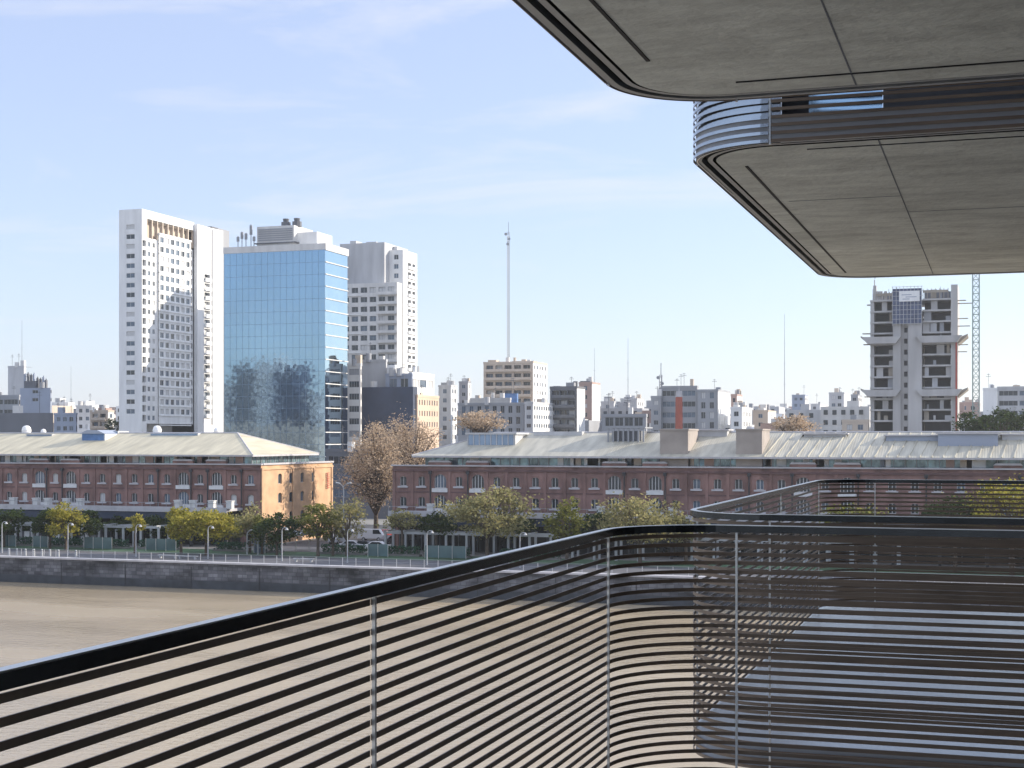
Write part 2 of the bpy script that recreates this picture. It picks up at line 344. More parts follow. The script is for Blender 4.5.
# ------------------------------------------------------------------ the balcony building
AX = 1.5; RISE = 3.01; XW = 2.25
Z_SOFFIT = EYE + 1.42; Z_FLOOR = EYE - 1.47; TK = .12
def rounded(y0, y1, d, r=.45, ns=14, far_r=None, x_end=XW + .02):
    """outline of a balcony seen from above, inset by d: near edge, rounded corner, long side, rounded corner, far edge"""
    pts = [(x_end, y0 + d)]
    rr = max(r - d, .02); cx = -AX + d + rr
    for k in range(ns + 1):
        a = -math.pi / 2 - math.pi / 2 * k / ns; pts.append((cx + rr * math.cos(a), y0 + d + rr + rr * math.sin(a)))
    rr = max((far_r or r) - d, .02); cx = -AX + d + rr
    for k in range(ns + 1):
        a = math.pi - math.pi / 2 * k / ns; pts.append((cx + rr * math.cos(a), y1 - d - rr + rr * math.sin(a)))
    pts.append((x_end, y1 - d))
    return pts
def slab(label, y0, y1, zb, slots=(), joints=()):
    t = thing('balcony_slab', label, 'balcony slab', (0, (y0 + y1) / 2, zb), 'balcony slabs of the near building')
    prof = [(.012, TK), (.012, 0), (.042, 0), (.042, .035), (.072, .035), (.072, .003), (.098, .003), (.098, .035), (.115, .035), (.115, .0)]
    mats = [2, 0, 0, 1, 1, 0, 1, 1, 1]
    m = MB(); rings = [rounded(y0, y1, d) for d, _ in prof]; n = len(rings[0])
    for j in range(len(prof) - 1):
        for k in range(n - 1):
            a, b = rings[j], rings[j + 1]; z0 = zb + prof[j][1]; z1 = zb + prof[j + 1][1]
            m.quad((*a[k], z0), (*a[k + 1], z0), (*b[k + 1], z1), (*b[k], z1), mats[j])
    m.build('edge_trim', [TRIM, BLACK, GREY], t)
    m = MB(); m.poly([(*p, zb) for p in rounded(y0, y1, .115)][::-1]); m.build('soffit', CONC, t)
    m = MB(); m.poly([(*p, zb + TK) for p in rounded(y0, y1, .012)]); m.build('floor', DECK, t)
    m = MB()
    for (xa, ya, xb, yb, w) in slots:
        d = Vector((xb - xa, yb - ya)).normalized(); nn = Vector((-d.y, d.x)) * w / 2
        i = len(m.v)
        for z in (zb - .004, zb + .01):
            for (x, y) in ((xa - nn.x, ya - nn.y), (xb - nn.x, yb - nn.y), (xb + nn.x, yb + nn.y), (xa + nn.x, ya + nn.y)): m.v.append((x, y, z))
        for q in ((3, 2, 1, 0), (0, 1, 5, 4), (1, 2, 6, 5), (2, 3, 7, 6), (3, 0, 4, 7)): m.f.append(tuple(i + k for k in q)); m.m.append(0)
    if m.f: m.build('drip_slot_shade', BLACK, t)  # black strips painted where the drip slots would be in shade
    m = MB()
    for (xa, ya, xb, yb) in joints: m.box(min(xa, xb) - .003, max(xa, xb) + .003, min(ya, yb) - .003, max(ya, yb) + .003, zb - .002, zb + .01)
    if m.f: m.build('panel_joint', DGREY, t)
    return t
Y0A, Y1A, Y0B, Y1B = -5.0, 6.2, 7.13, 13.44
sl_a = ((-1.257, -4.3, -1.257, 5.45, .014), (-1.0, 5.885, 2.2, 5.885, .012))
jt_a = ((-.55, -4.8, -.55, 6.08), (-1.38, 2.6, 2.2, 2.6))
sl_b = ((-1.257, 7.72, -1.257, 12.95, .014), (-.9, 7.36, 2.2, 7.36, .008))
jt_b = ((-.55, 7.25, -.55, 13.32), (-1.2, 8.95, -.553, 8.95), (-.547, 9.6, 2.2, 9.6))
slab('concrete balcony slab overhead, its underside cut off by the top edge of the picture', Y0A, Y1A, Z_SOFFIT, sl_a, jt_a)
slab('concrete balcony slab overhead farther out, with a ribbed curved corner above it', Y0B, Y1B, Z_SOFFIT, sl_b, jt_b)
slab('balcony slab the photographer stands on, behind the nearest slatted railing', Y0A, Y1A, Z_FLOOR - TK, sl_a, jt_a)
slab('neighbouring balcony floor glinting pale through the slats at lower right', Y0B, Y1B, Z_FLOOR - TK, sl_b, jt_b)
slab('balcony slab one storey below the photographer', Y0A, Y1A, Z_FLOOR - TK - RISE, sl_a, jt_a)
slab('balcony slab one storey below the neighbouring balcony', Y0B, Y1B, Z_FLOOR - TK - RISE, sl_b, jt_b)

def railing(label, y0, y1, dz, near=True, step=2.335):
    """slatted balustrade: handrail, slat panels between posts, posts"""
    t = thing('balcony_railing', label, 'railing', (-AX, (y0 + y1) / 2, EYE - 1.59 + dz), 'slatted railings of the near building')
    full = rounded(y0, y1, 0, ns=16, x_end=XW)
    if not near: full = full[18:]; full = [(-AX, y0)] + full
    # resample so the posts fall on vertices
    def seg(a, b): return full[a:b]
    z = EYE + dz
    m = MB(); m.sweep(full, .034, z - .396, z - .368); m.build('handrail', RAILM, t)
    m = MB(); m.sweep(full, .026, z - .3678, z - .3655); m.build('rail_top_glint', STEEL, t)  # pale strip standing in for the sky-lit top edge of the rail
    # arc length cuts
    cuts = []
    P = [Vector(p) for p in full]; acc = [0]
    for k in range(1, len(P)): acc.append(acc[-1] + (P[k] - P[k - 1]).length)
    total = acc[-1]
    def at(s):
        for k in range(1, len(P)):
            if acc[k] >= s: return P[k - 1].lerp(P[k], (s - acc[k - 1]) / max(acc[k] - acc[k - 1], 1e-9)), (P[k] - P[k - 1]).normalized()
        return P[-1], (P[-1] - P[-2]).normalized()
    far_start = [k for k, p in enumerate(full) if abs(p[0] + AX) < 1e-4][-1]; s_far = acc[far_start]; s_farend = acc[-2]
    cuts = [s_far, s_farend, s_farend + step]
    s = s_far - step
    if near:
        kn = [k for k, p in enumerate(full) if abs(p[0] + AX) < 1e-4][0]; s_n = acc[kn]; s_n0 = acc[1]
        while s > s_n + .8: cuts.append(s); s -= step
        cuts += [s_n, s_n0, s_n0 - step]
    else:
        while s > .2: cuts.append(s); s -= step
    cuts = sorted(c for c in cuts if .05 < c < total - .05)
    zs = [z - .412 - k * .0378 for k in range(32)]
    ends = [0] + cuts + [total]
    for a, b in zip(ends[:-1], ends[1:]):
        a2 = a + (.006 if a > 0 else 0); b2 = b - (.006 if b < total else 0)
        pts = [at(a2)[0]] + [P[k] for k in range(len(P)) if a2 + 1e-4 < acc[k] < b2 - 1e-4] + [at(b2)[0]]
        pts = [(p.x, p.y) for p in pts]
        m = MB()
        for zz in zs: m.sweep(pts, .004, zz - .0078, zz + .0078, outer=1)
        pm_ = at((a + b) / 2)[0]; m.build('slat_panel', [SLATM, SLATO if (dz > 0 and pm_.x < -1.1) else SLATM], t)  # upper corner panels alone take the paler metal, for the sky they reflect
    if dz > 0:
        k0 = [k for k, p in enumerate(full) if abs(p[0] + AX) < 1e-4]
        arc = rounded(y0, y1, .02, ns=16, x_end=XW)
        bk = arc[1:18] if near else None
        if bk:
            m = MB(); m.sweep([(bk[0][0] + .05, bk[0][1])] + bk + [(bk[-1][0], bk[-1][1] + 1.0)], .006, z - 1.595, z - .41); m.build('backing_sheet', SLATO, t)
    for c in cuts:
        p, d = at(c); inn = Vector((d.y, -d.x))
        m = MB()
        for off, w, mi in ((.0105, .0045, 0),):
            q = p + inn * off
            pts = [(q.x - d.x * w, q.y - d.y * w), (q.x + d.x * w, q.y + d.y * w)]
            m.sweep(pts, .009, z - 1.60, z - .397, mi)
        m.build('post', STEEL, t)
    return t
railing('nearest dark slatted railing with a long handrail running from lower left across the picture', Y0A, Y1A, 0, near=False)
railing('second slatted railing, rising behind the nearest one in the middle right', Y0B, Y1B, 0)
railing('upper slatted railing with a pale curved corner above the second slab', Y0B, Y1B, RISE)
railing('upper slatted railing hidden above the nearest ceiling slab', Y0A, Y1A, RISE, near=False)
slab('balcony slab two storeys above the nearest railing', Y0A, Y1A, Z_SOFFIT + RISE)
slab('balcony slab two storeys above the second railing', Y0B, Y1B, Z_SOFFIT + RISE)
ps = thing('privacy_screen', 'dark privacy screen behind the upper slatted railing, with one bright glass pane', 'screen', (.6, 7.4, Z_SOFFIT + TK))
m = MB(); m.box(-.54, XW - .01, 7.40, 7.44, Z_SOFFIT + TK + .002, Z_SOFFIT + TK + 2.3); m.build('panel', DGREY, ps)
m = MB(); m.box(-.897, -.543, 7.41, 7.43, Z_SOFFIT + TK + .002, Z_SOFFIT + TK + 2.3); m.build('glass_pane', GLASSS, ps)
m = MB(); m.box(-1.03, -.90, 7.40, 7.44, Z_SOFFIT + TK + .002, Z_SOFFIT + TK + 2.3); m.build('panel', DGREY, ps)
railing('slatted railing one storey below the nearest one', Y0A, Y1A, -RISE, near=False)
railing('slatted railing one storey below the second one', Y0B, Y1B, -RISE)

nb = thing('apartment_building', 'apartment building the slatted balconies project from, mostly outside the picture on the right', 'building', (8, 4, 0))
m = MB(); m.box(XW, 16, -12, 16, 0, EYE + 1.42 + RISE * 3, 0); m.build('wall', mat('pale_facade_wall', (.50, .49, .46), .7, 0, .08, .5), nb)
wm = MB(); wm.box(-.06, .0, -1.25, 1.25, .0, 2.5, 0); wm.box(-.09, -.061, -.04, .04, 0, 2.5, 1); wme = wm.mesh('window', [DARKGL, FRAMEM])
for fl in range(-2, 3):
    for y in (-3.2, -.2, 2.8, 8.6, 11.6): put('window', wme, (XW - .003, y, Z_FLOOR + .1 + fl * RISE), 0, nb)

# ------------------------------------------------------------------ buildings: walls with real openings
_wm = {}
def win_mesh(w, h, glass, frame, d=.10, bars=1):
    key = (round(w, 2), round(h, 2), glass.name, frame.name, bars)
    if key not in _wm:
        m = MB(); m.box(-w / 2, w / 2, 0, .05, 0, h, 0)
        f = min(.09, w * .07)
        m.box(-w / 2, w / 2, -.05, -.001, 0, f, 1); m.box(-w / 2, w / 2, -.05, -.001, h - f, h, 1)
        m.box(-w / 2, -w / 2 + f, -.05, -.001, f, h - f, 1); m.box(w / 2 - f, w / 2, -.05, -.001, f, h - f, 1)
        for k in range(bars):
            x = -w / 2 + w * (k + 1) / (bars + 1); m.box(x - f / 2, x + f / 2, -.05, -.001, f, h - f, 1)
        _wm[key] = m.mesh('window', [glass, frame])
    return _wm[key]

class Bld:
    """one building: root, walls with openings, windows as parts"""
    def __init__(s, name, label, cat, x, y, group=None, z=0):
        s.root = thing(name, label, cat, (x, y, z), group); s.w = MB(); s.wins = []; s.parts = []
    def face(s, side, c, a0, a1, z0, z1, openings, mi=0, depth=.3, arches=()):
        """side 'F' faces -Y at y=c (a = x); side 'R' faces +X at x=c (a = y); side 'L' faces -X"""
        def P(a, z, d=0):
            return (a, c + d, z) if side == 'F' else ((c - d, a, z) if side == 'R' else (c + d, a, z))
        xs = sorted({a0, a1, *[o[0] for o in openings], *[o[1] for o in openings]}); zs = sorted({z0, z1, *[o[2] for o in openings], *[o[3] for o in openings]})
        xs = [x for x in xs if a0 - 1e-6 <= x <= a1 + 1e-6]; zs = [z for z in zs if z0 - 1e-6 <= z <= z1 + 1e-6]
        # per row merge
        for zi in range(len(zs) - 1):
            zc = (zs[zi] + zs[zi + 1]) / 2
            solid = sorted([(o[0], o[1]) for o in openings if o[2] < zc < o[3]])
            cur = a0
            for (u, v) in solid:
                if u > cur + 1e-6: s.w.quad(P(cur, zs[zi]), P(u, zs[zi]), P(u, zs[zi + 1]), P(cur, zs[zi + 1]), mi)
                cur = max(cur, v)
            if cur < a1 - 1e-6: s.w.quad(P(cur, zs[zi]), P(a1, zs[zi]), P(a1, zs[zi + 1]), P(cur, zs[zi + 1]), mi)
        for o in openings:
            u, v, b, t = o[:4]
            s.w.quad(P(u, b), P(u, b, depth), P(u, t, depth), P(u, t), mi); s.w.quad(P(v, b), P(v, t), P(v, t, depth), P(v, b, depth), mi)
            s.w.quad(P(u, b), P(v, b), P(v, b, depth), P(u, b, depth), mi); s.w.quad(P(u, t), P(u, t, depth), P(v, t, depth), P(v, t), mi)
        for (u, v, zsp, zt) in arches:       # fill the corners above an arched head
            mid = (u + v) / 2; r = (v - u) / 2; n = 6
            for sg in (-1, 1):
                pts = [P(mid + sg * r, zt, .004)] + [P(mid + sg * r * math.cos(math.pi / 2 * k / n), zsp + (zt - zsp) * .96 * math.sin(math.pi / 2 * k / n), .004) for k in range(n + 1)] + [P(mid, zt, .004)]
                s.w.poly(pts, mi)
    def windows(s, side, c, openings, depth, glasses, frame, bars=1):
        for o in openings:
            u, v, b, t = o[:4]; a = (u + v) / 2; gl = random.choice(glasses)
            loc, rz = ((a, c + depth - .06, b), 0) if side == 'F' else (((c - depth + .06, a, b), math.pi / 2) if side == 'R' else ((c + depth - .06, a, b), -math.pi / 2))
            s.wins.append((loc, rz, v - u, t - b, gl, frame, bars))
    def grid(s, side, c, a0, a1, z0, z1, fh, cw, ww, wh, glasses, frame, depth=.3, mi=0, margin=.6, bars=1, sill=.9, zmax_rows=99, skip=None, ztop_gap=.0):
        """regular windows hung from the top of a wall"""
        L_ = a1 - a0 - 2 * margin; n = max(1, int(round(L_ / cw))); step = L_ / n; ops = []
        rows = int((z1 - ztop_gap - z0) / fh)
        for r in range(min(rows, zmax_rows)):
            b = z1 - ztop_gap - (r + 1) * fh + sill
            for k in range(n):
                if skip and skip(r, k): continue
                a = a0 + margin + (k + .5) * step; w = min(ww, step * .92); ops.append((a - w / 2, a + w / 2, b, b + wh))
        s.face(side, c, a0, a1, z0, z1, ops, mi, depth); s.windows(side, c, ops, depth, glasses, frame, bars); return ops
    def shell(s, x0, x1, y0, y1, z0, z1, front=True, right=True, mi=0, left=True):
        """the remaining plain faces of a box"""
        w = s.w
        if left: w.quad((x0, y1, z0), (x0, y0, z0), (x0, y0, z1), (x0, y1, z1), mi)
        w.quad((x1, y1, z0), (x0, y1, z0), (x0, y1, z1), (x1, y1, z1), mi); w.quad((x0, y0, z1), (x1, y0, z1), (x1, y1, z1), (x0, y1, z1), mi)
        if front: w.quad((x0, y0, z0), (x1, y0, z0), (x1, y0, z1), (x0, y0, z1), mi)
        if right: w.quad((x1, y0, z0), (x1, y1, z0), (x1, y1, z1), (x1, y0, z1), mi)
    def part(s, name, mb, m, smooth=False): return mb.build(name, m, s.root, smooth)
    def finish(s, mats, wname='wall'):
        s.w.build(wname, mats, s.root)
        e = Vector((0, 0, EYE)); s.wins.sort(key=lambda q: -(q[2] * q[3]) / (Vector(q[0]) - e).length_squared)
        for (loc, rz, w, h, gl, fr, bars) in s.wins[:99]: put('window', win_mesh(w, h, gl, fr, bars=bars), loc, rz, s.root)
        rest = s.wins[99:]
        if rest:
            mats2 = []; mb = MB()
            for (loc, rz, w, h, gl, fr, bars) in rest:
                for mm in (gl, fr):
                    if mm not in mats2: mats2.append(mm)
                me = win_mesh(w, h, gl, fr, bars=bars); M = Matrix.Translation(loc) @ Matrix.Rotation(rz, 4, 'Z'); i = len(mb.v)
                mb.v += [tuple(M @ v.co) for v in me.vertices]
                for p in me.polygons: mb.f.append(tuple(i + k for k in p.vertices)); mb.m.append(mats2.index(me.materials[p.material_index]))
            tag(mb.build('window', mats2, s.root), kind='stuff')
        return s.root

MIX = [GL1, GL1, GL2, GL2, GL3]
DARKS = [GL1, GL1, GL2]
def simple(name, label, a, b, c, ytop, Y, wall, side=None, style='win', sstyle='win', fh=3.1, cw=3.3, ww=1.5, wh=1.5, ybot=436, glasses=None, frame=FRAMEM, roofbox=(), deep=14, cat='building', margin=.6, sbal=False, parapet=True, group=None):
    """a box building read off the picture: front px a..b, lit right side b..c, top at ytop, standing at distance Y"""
    x0, x1 = xat(a, Y), xat(b, Y); z1 = zat((a + b) / 2, ytop, Y)
    if c is None and x1 < -8: c = b + 1.2
    y1 = min(yat(c, x1), Y + 40) if (c and x1 < -1) else Y + deep
    zb = max(3.0, zat((a + b) / 2, ybot, Y) - 3)
    B = Bld(name, label, cat, (x0 + x1) / 2, Y, group)
    gl = glasses or MIX; mats = [wall, side or wall]  # paler render on the sunward side puts the sunlight into its colour
    B.shell(x0, x1, Y, y1, 0, z1, front=False, right=False)
    def doface(sd_, cc, a0, a1, st, mi):
        if st == 'blank': B.face(sd_, cc, a0, a1, zb, z1, [], mi)
        elif st == 'band': B.grid(sd_, cc, a0, a1, zb, z1, fh, 6.0, 5.7, fh * .5, gl, frame, .25, mi, .3, 3)
        elif st == 'win': B.grid(sd_, cc, a0, a1, zb, z1, fh, cw, ww, wh, gl, frame, .25, mi, margin)
        elif st == 'balc':
            B.grid(sd_, cc, a0, a1, zb, z1, fh, cw, cw * .8, fh * .72, gl, frame, 1.0, mi, margin, 1, sill=.25)
            rows = int((z1 - zb) / fh)
            for r in range(rows):
                bz = z1 - (r + 1) * fh; q = MB()
                if sd_ == 'F':
                    q.box(a0 + margin, a1 - margin, cc - 1.0, cc - .01, bz, bz + .18); q.box(a0 + margin, a1 - margin, cc - 1.05, cc - .93, bz + .181, bz + 1.05)
                else:
                    q.box(cc + .01, cc + 1.0, a0 + margin, a1 - margin, bz, bz + .18); q.box(cc + .93, cc + 1.05, a0 + margin, a1 - margin, bz + .181, bz + 1.05)
                B.part('balcony', q, [mats[mi]])
        B.face(sd_, cc, a0, a1, 0, zb, [], mi)
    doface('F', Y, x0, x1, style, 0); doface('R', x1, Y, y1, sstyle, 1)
    if parapet:
        q = MB(); pz = z1 + .003
        q.box(x0 - .1, x1 + .1, Y - .1, Y + .2, pz, pz + .7); q.box(x1 - .2, x1 + .1, Y + .21, y1 + .1, pz, pz + .7)
        q.box(x0 - .1, x0 + .2, Y + .21, y1 + .1, pz, pz + .7); B.part('parapet', q, wall)
    for (ra, rb, ry, rm, dy) in roofbox:
        q = MB(); q.box(xat(ra, Y + dy), xat(rb, Y + dy), Y + dy, Y + dy + 4, z1 + .006, zat((ra + rb) / 2, ry, Y + dy)); B.part('roof_box', q, rm)
    rc = random.Random(int(a * 7 + ytop)); wdt = x1 - x0; dpt = y1 - Y
    for _ in range(rc.randint(2, 5)):
        u = x0 + wdt * rc.uniform(.08, .85); v = Y + dpt * rc.uniform(.1, .7); k = rc.random(); q = MB(); z2 = z1 + .005
        if k < .35: q.tube((u, v, z2), (u, v, z2 + rc.uniform(1.6, 2.6)), rc.uniform(.6, 1.0), n=10); B.part('water_tank', q, rc.choice([GREYL, OFFW, GREY]))
        elif k < .7: w_ = rc.uniform(.8, 2.2); q.box(u, min(u + w_, x1), v, v + w_ * .8, z2, z2 + rc.uniform(1.2, 3.0)); B.part('roof_hut', q, rc.choice([OFFW, wall, BEIGE, GREY]))
        else: h_ = rc.uniform(3, 6.5); q.tube((u, v, z2), (u, v, z2 + h_), .07, n=4); q.box(u - .8, u + .8, v - .05, v + .05, z2 + h_ * .8, z2 + h_ * .8 + .1); q.box(u - .5, u + .5, v - .05, v + .05, z2 + h_ * .92, z2 + h_ * .92 + .1); B.part('aerial', q, DGREY)
    B.finish(mats); return B

# ------------------------------------------------------------------ brick warehouses
YW = 215.0
def warehouse(name, label, x0, x1, first, win_from, win_to, roofmat, gable_mat, hip_right, hip_left, lanterns):
    """first = bay index pattern offset; bays of 3.1 m; arch bays stand in pairs"""
    B = Bld(name, label, 'warehouse', (x0 + x1) / 2, YW); D = 27.0; ZC = 13.1; bay = 3.1
    ops, arches, sills = [], [], []
    n = int((x1 - x0) / bay); kinds = []
    for k in range(n):
        kind = (k + first) % 9; arch = kind in (0, 2)
        xc = (x0 + 1.75 + k * bay) if hip_left else (x1 - 1.9 - k * bay)
        if xc < win_from or xc > win_to: continue
        kinds.append((xc, arch))
        for zc in (10.75, 7.55):
            if arch:
                o = (xc - 1.0, xc + 1.0, zc - 1.05, zc + 1.15); ops.append(o); arches.append((o[0], o[1], zc + .15, zc + 1.15)); sills.append((xc, zc - 1.05, 2.6))
            else:
                o = (xc - .55, xc + .55, zc - .75, zc + .75); ops.append(o); arches.append((o[0], o[1], zc + .4, zc + .75)); sills.append((xc, zc - .75, 1.7))
        dk = (xc - .8, xc + .8, .3, 3.6); ops.append(dk)
    B.face('F', YW, x0, x1, 0, ZC, ops, 0, .35, arches)
    wops = [o for o in ops if o[2] > 3]; B.windows('F', YW, [o for o in wops if o[1] - o[0] > 1.5], .35, [GL1, GL1, GL2], FRAMEW, 3); B.windows('F', YW, [o for o in wops if o[1] - o[0] < 1.5], .35, [GL1, GL1, GL2, GL2, GL3] if hip_right else [GL1, GL1, GL1, GL1, GL2], FRAMEW, 1)
    B.windows('F', YW, [o for o in ops if o[2] < 3], .35, [GL1], FRAMEM, 1)
    # the +X gable, seen from the dock on the left warehouse
    gops = []
    if hip_right:
        for px in (280, 291.2, 302.4, 313.6):
            yc = yat(px, x1)
            for zc in (10.75, 7.55, 4.3, 1.4): gops.append((yc - .7, yc + .7, zc - .85, zc + .85))
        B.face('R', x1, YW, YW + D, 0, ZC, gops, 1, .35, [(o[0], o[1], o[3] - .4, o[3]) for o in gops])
        B.windows('R', x1, gops, .35, [GL1, GL1, GL2], FRAMEM, 1)
    B.shell(x0, x1, YW, YW + D, 0, ZC, front=False, right=not hip_right)
    # pilasters, plinth band, corbels belong to the wall
    for k in range(n + 1):
        xp = (x0 + .2 + k * bay) if hip_left else (x1 - .35 - k * bay)
        if win_from - 4 < xp < win_to + 4 and x0 < xp < x1: B.w.box(xp - .22, xp + .22, YW - .14, YW - .002, 0, 12.3, 0)
    B.w.box(x0, x1, YW - .20, YW - .003, 12.3, 12.62, 2); B.w.box(x0, x1, YW - .10, YW - .003, 9.0, 9.18, 2)
    if hip_right:
        B.w.box(x1 + .003, x1 + .2, YW + .01, YW + D, 12.3, 12.62, 1)
        for yy in (YW + .3, YW + D * .42, YW + D * .72, YW + D - .4): B.w.box(x1 + .003, x1 + .16, yy - .25, yy + .25, 0, 12.3, 1)
    # parapet coping with raised pieces over the arched bays
    q = MB(); q.box(x0 - .2, x1 + .2, YW - .3, YW + .35, ZC + .003, ZC + .22)
    B.part('coping', q, STONE)
    for xc, arch in kinds:
        if arch:
            pts = [(xc - 1.9, ZC + .223), (xc + 1.9, ZC + .223), (xc + 1.9, ZC + .62), (xc - 1.9, ZC + .62)]
            q = MB(); q.prism(pts, 'y', YW - .22, YW + .3); q.prism([(xc - 1.95, ZC + .623), (xc + 1.95, ZC + .623), (xc + 1.6, ZC + .9), (xc - 1.6, ZC + .9)], 'y', YW - .34, YW + .36, 1)
            B.part('raised_parapet', q, [BRICK, STONE])
    if hip_right:
        q = MB(); q.box(x1 - .35, x1 + .3, YW + .36, YW + D, ZC + .003, ZC + .3); B.part('gable_coping', q, STONE)
    # downpipes beside the arched bays
    for xc, arch in kinds:
        if arch or random.random() < .13:
            sg = 1 if random.random() < .5 else -1
            q = MB(); q.tube((xc + sg * 1.55, YW - .26, 4.6), (xc + sg * 1.55, YW - .26, 12.2), .11, n=6); q.box(xc + sg * 1.55 - .25, xc + sg * 1.55 + .25, YW - .45, YW - .21, 11.9, 12.4)
            B.part('downpipe', q, PIPE)
    for (xc, zs_, w) in sills:
        if win_from <= xc <= win_to:
            q = MB(); q.box(xc - w / 2, xc + w / 2, YW - .28, YW + .12, zs_ - (.62 if w > 2 else .26), zs_ - .003); B.part('sill', q, FRAMEW if w > 2 else STONE)
    # attic storey: glazed band set back behind the parapet
    ya = YW + 1.3; zt = 14.75; xa0, xa1 = (x0 + 5.0 if hip_left else x0 + 1.2), (x1 - 2.4 if hip_right else x1 - 1.2)
    q = MB(); q.box(x0 + .4, x1 - .4, YW + .4, YW + D - .4, ZC + .01, ZC + .03); B.part('flat_roof', q, ROOFD)
    q = MB(); q.box(xa0, xa1, ya, YW + 22.3, ZC - .2, zt, 0); B.part('attic_glazing', q, ATTIC)
    q = MB(); x = xa0
    while x < xa1 + .1:
        q.box(x - .06, x + .06, ya - .08, ya - .003, ZC + .2, zt, 0); x += 1.55
    q.box(xa0 - .1, xa1 + .1, ya - .1, ya - .002, zt - .22, zt - .02, 0)
    if hip_right:
        y = ya
        while y < YW + 22: q.box(xa1 + .003, xa1 + .1, y - .06, y + .06, ZC + .2, zt, 0); y += 1.6
    B.part('attic_frame', q, FRAMEM)
    for k in range(44):
        xc = random.uniform(max(xa0, win_from) + 1.5, min(xa1, win_to) - 1.5); w = random.uniform(.7, 1.7)
        q = MB(); q.box(xc - w / 2, xc + w / 2, ya - .14, ya - .085, ZC + .25, zt - .25); B.part('attic_panel', q, random.choice([FRAMEW, FRAMEW, WHITE, PINKB, GL2, BEIGE]))
    # hipped roof with wide eaves
    ex0, ex1, ey0, ey1 = (x0 + 3.6 if hip_left else x0 - .4), (x1 - 1.0 if hip_right else x1 + .9), YW - 1.0, YW + 23.6; ze, zr = 14.76, 18.35; yr = (ey0 + ey1) / 2; hr = 9.5
    rx0, rx1 = (ex0 + hr if hip_left else ex0), (ex1 - hr if hip_right else ex1)
    q = MB(); a = [(ex0, ey0, ze), (ex1, ey0, ze), (ex1, ey1, ze), (ex0, ey1, ze)]; lo = [(u, v, w - .28) for u, v, w in a]; r0, r1 = (rx0, yr, zr), (rx1, yr, zr)
    q.quad(a[0], a[1], r1, r0); q.quad(a[2], a[3], r0, r1); q.poly([a[1], a[2], r1]); q.poly([a[3], a[0], r0])
    q.quad(*lo[::-1], 1)
    for k in range(4): q.quad(lo[k], lo[(k + 1) % 4], a[(k + 1) % 4], a[k], 1)
    rf = B.part('roof', q, [roofmat, STONE])
    q = MB(); q.tube(r0, r1, .16, n=6)
    if hip_right: q.tube(r1, a[1], .14, n=6); q.tube(r1, a[2], .14, n=6)
    if hip_left: q.tube(r0, a[0], .14, n=6); q.tube(r0, a[3], .14, n=6)
    rc = q.build('ridge_cap', STONE, rf)
    def zroof(y): return ze + (zr - ze) * (y - ey0) / (yr - ey0)
    B.finish([BRICK, gable_mat, BRICKD])
    B.zroof = zroof; B.roof = rf; B.yr = yr; B.zr = zr; B.ya = ya
    return B
XL1 = -113.7; XR0 = -90.6
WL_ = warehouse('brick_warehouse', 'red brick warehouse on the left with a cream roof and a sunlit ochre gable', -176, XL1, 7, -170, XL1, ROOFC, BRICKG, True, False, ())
WR_ = warehouse('brick_warehouse', 'long red brick warehouse with a grey roof and boxy concrete shafts', XR0, 34, 7, XR0, 12, ROOFG, BRICK, False, True, ())
# pixel <-> roof helpers: items that stand on a roof slope
def roof_item(B, name, a, b, ybot, ytop, depth, mats, front=None):
    """box on the front slope whose front foot sits at picture height ybot"""
    # find y where the slope shows at picture height ybot
    px = (a + b) / 2; best = min((abs(zat(px, ybot, y) - B.zroof(y)), y) for y in np.linspace(YW - .8, B.yr, 200))[1]
    y = best; x0, x1 = xat(a, y), xat(b, y); z0 = B.zroof(y) - .15; z1 = zat(px, ytop, y)
    return x0, x1, y, z0, z1
# left roof: blue clerestory, low flat roof light, rounded white cowls
for (a, b, yb, yt, dp) in ((82, 104, 440.5, 432, 5),):
    x0, x1, y, z0, z1 = roof_item(WL_, 'x', a, b, yb, yt, dp, 0)
    q = MB(); q.box(x0, x1, y, y + dp, z0, z1 - .3, 0); q.prism([(x0 - .3, z1 - .297), (x1 + .3, z1 - .297), ((x0 + x1) / 2 + 1, z1 + .35), ((x0 + x1) / 2 - 1, z1 + .35)], 'y', y - .3, y + dp, 1); q.box(x1 + .003, x1 + .25, y, y + dp, z0, z1 - .35, 2)
    q.build('clerestory', [BLUEP, BLUEG, WHITE], WL_.roof)
def cowl(B, px, ybot, r):
    x0, x1, y, z0, z1 = roof_item(B, 'x', px - 3, px + 3, ybot, ybot - 6, 2, 0); q = MB(); n = 10; x = (x0 + x1) / 2; prof = [(z0 - .2 , r * .9), (z0 + r * .9, r), (z0 + r * 1.45, r * .85), (z0 + r * 1.8, r * .5), (z0 + r * 1.9, .02)]
    for (za, ra), (zb, rb) in zip(prof[:-1], prof[1:]): q.tube((x, y + 1, za), (x, y + 1, zb), ra, rb, n, cap=False)
    q.build('roof_cowl', WHITE, B.roof, True)
for px, yb, r in ((23, 433.5, .85), (154, 433.2, .8), (214, 432.5, .6), (40, 432.5, .5)): cowl(WL_, px, yb, r)
for (a, b, yb, yt) in ((26, 52, 436, 434), (150, 198, 435.5, 433), (106, 118, 434, 431)):
    x0, x1, y, z0, z1 = roof_item(WL_, 'x', a, b, yb, yt, 2, 0); q = MB(); q.box(x0, x1, y, y + 3.4, z0, z1, 0); q.box(x0 + .2, x1 - .2, y - .02, y - .003, z0 + .1, z1 - .1, 1); q.build('roof_light', [GREYL, LANT], WL_.roof)
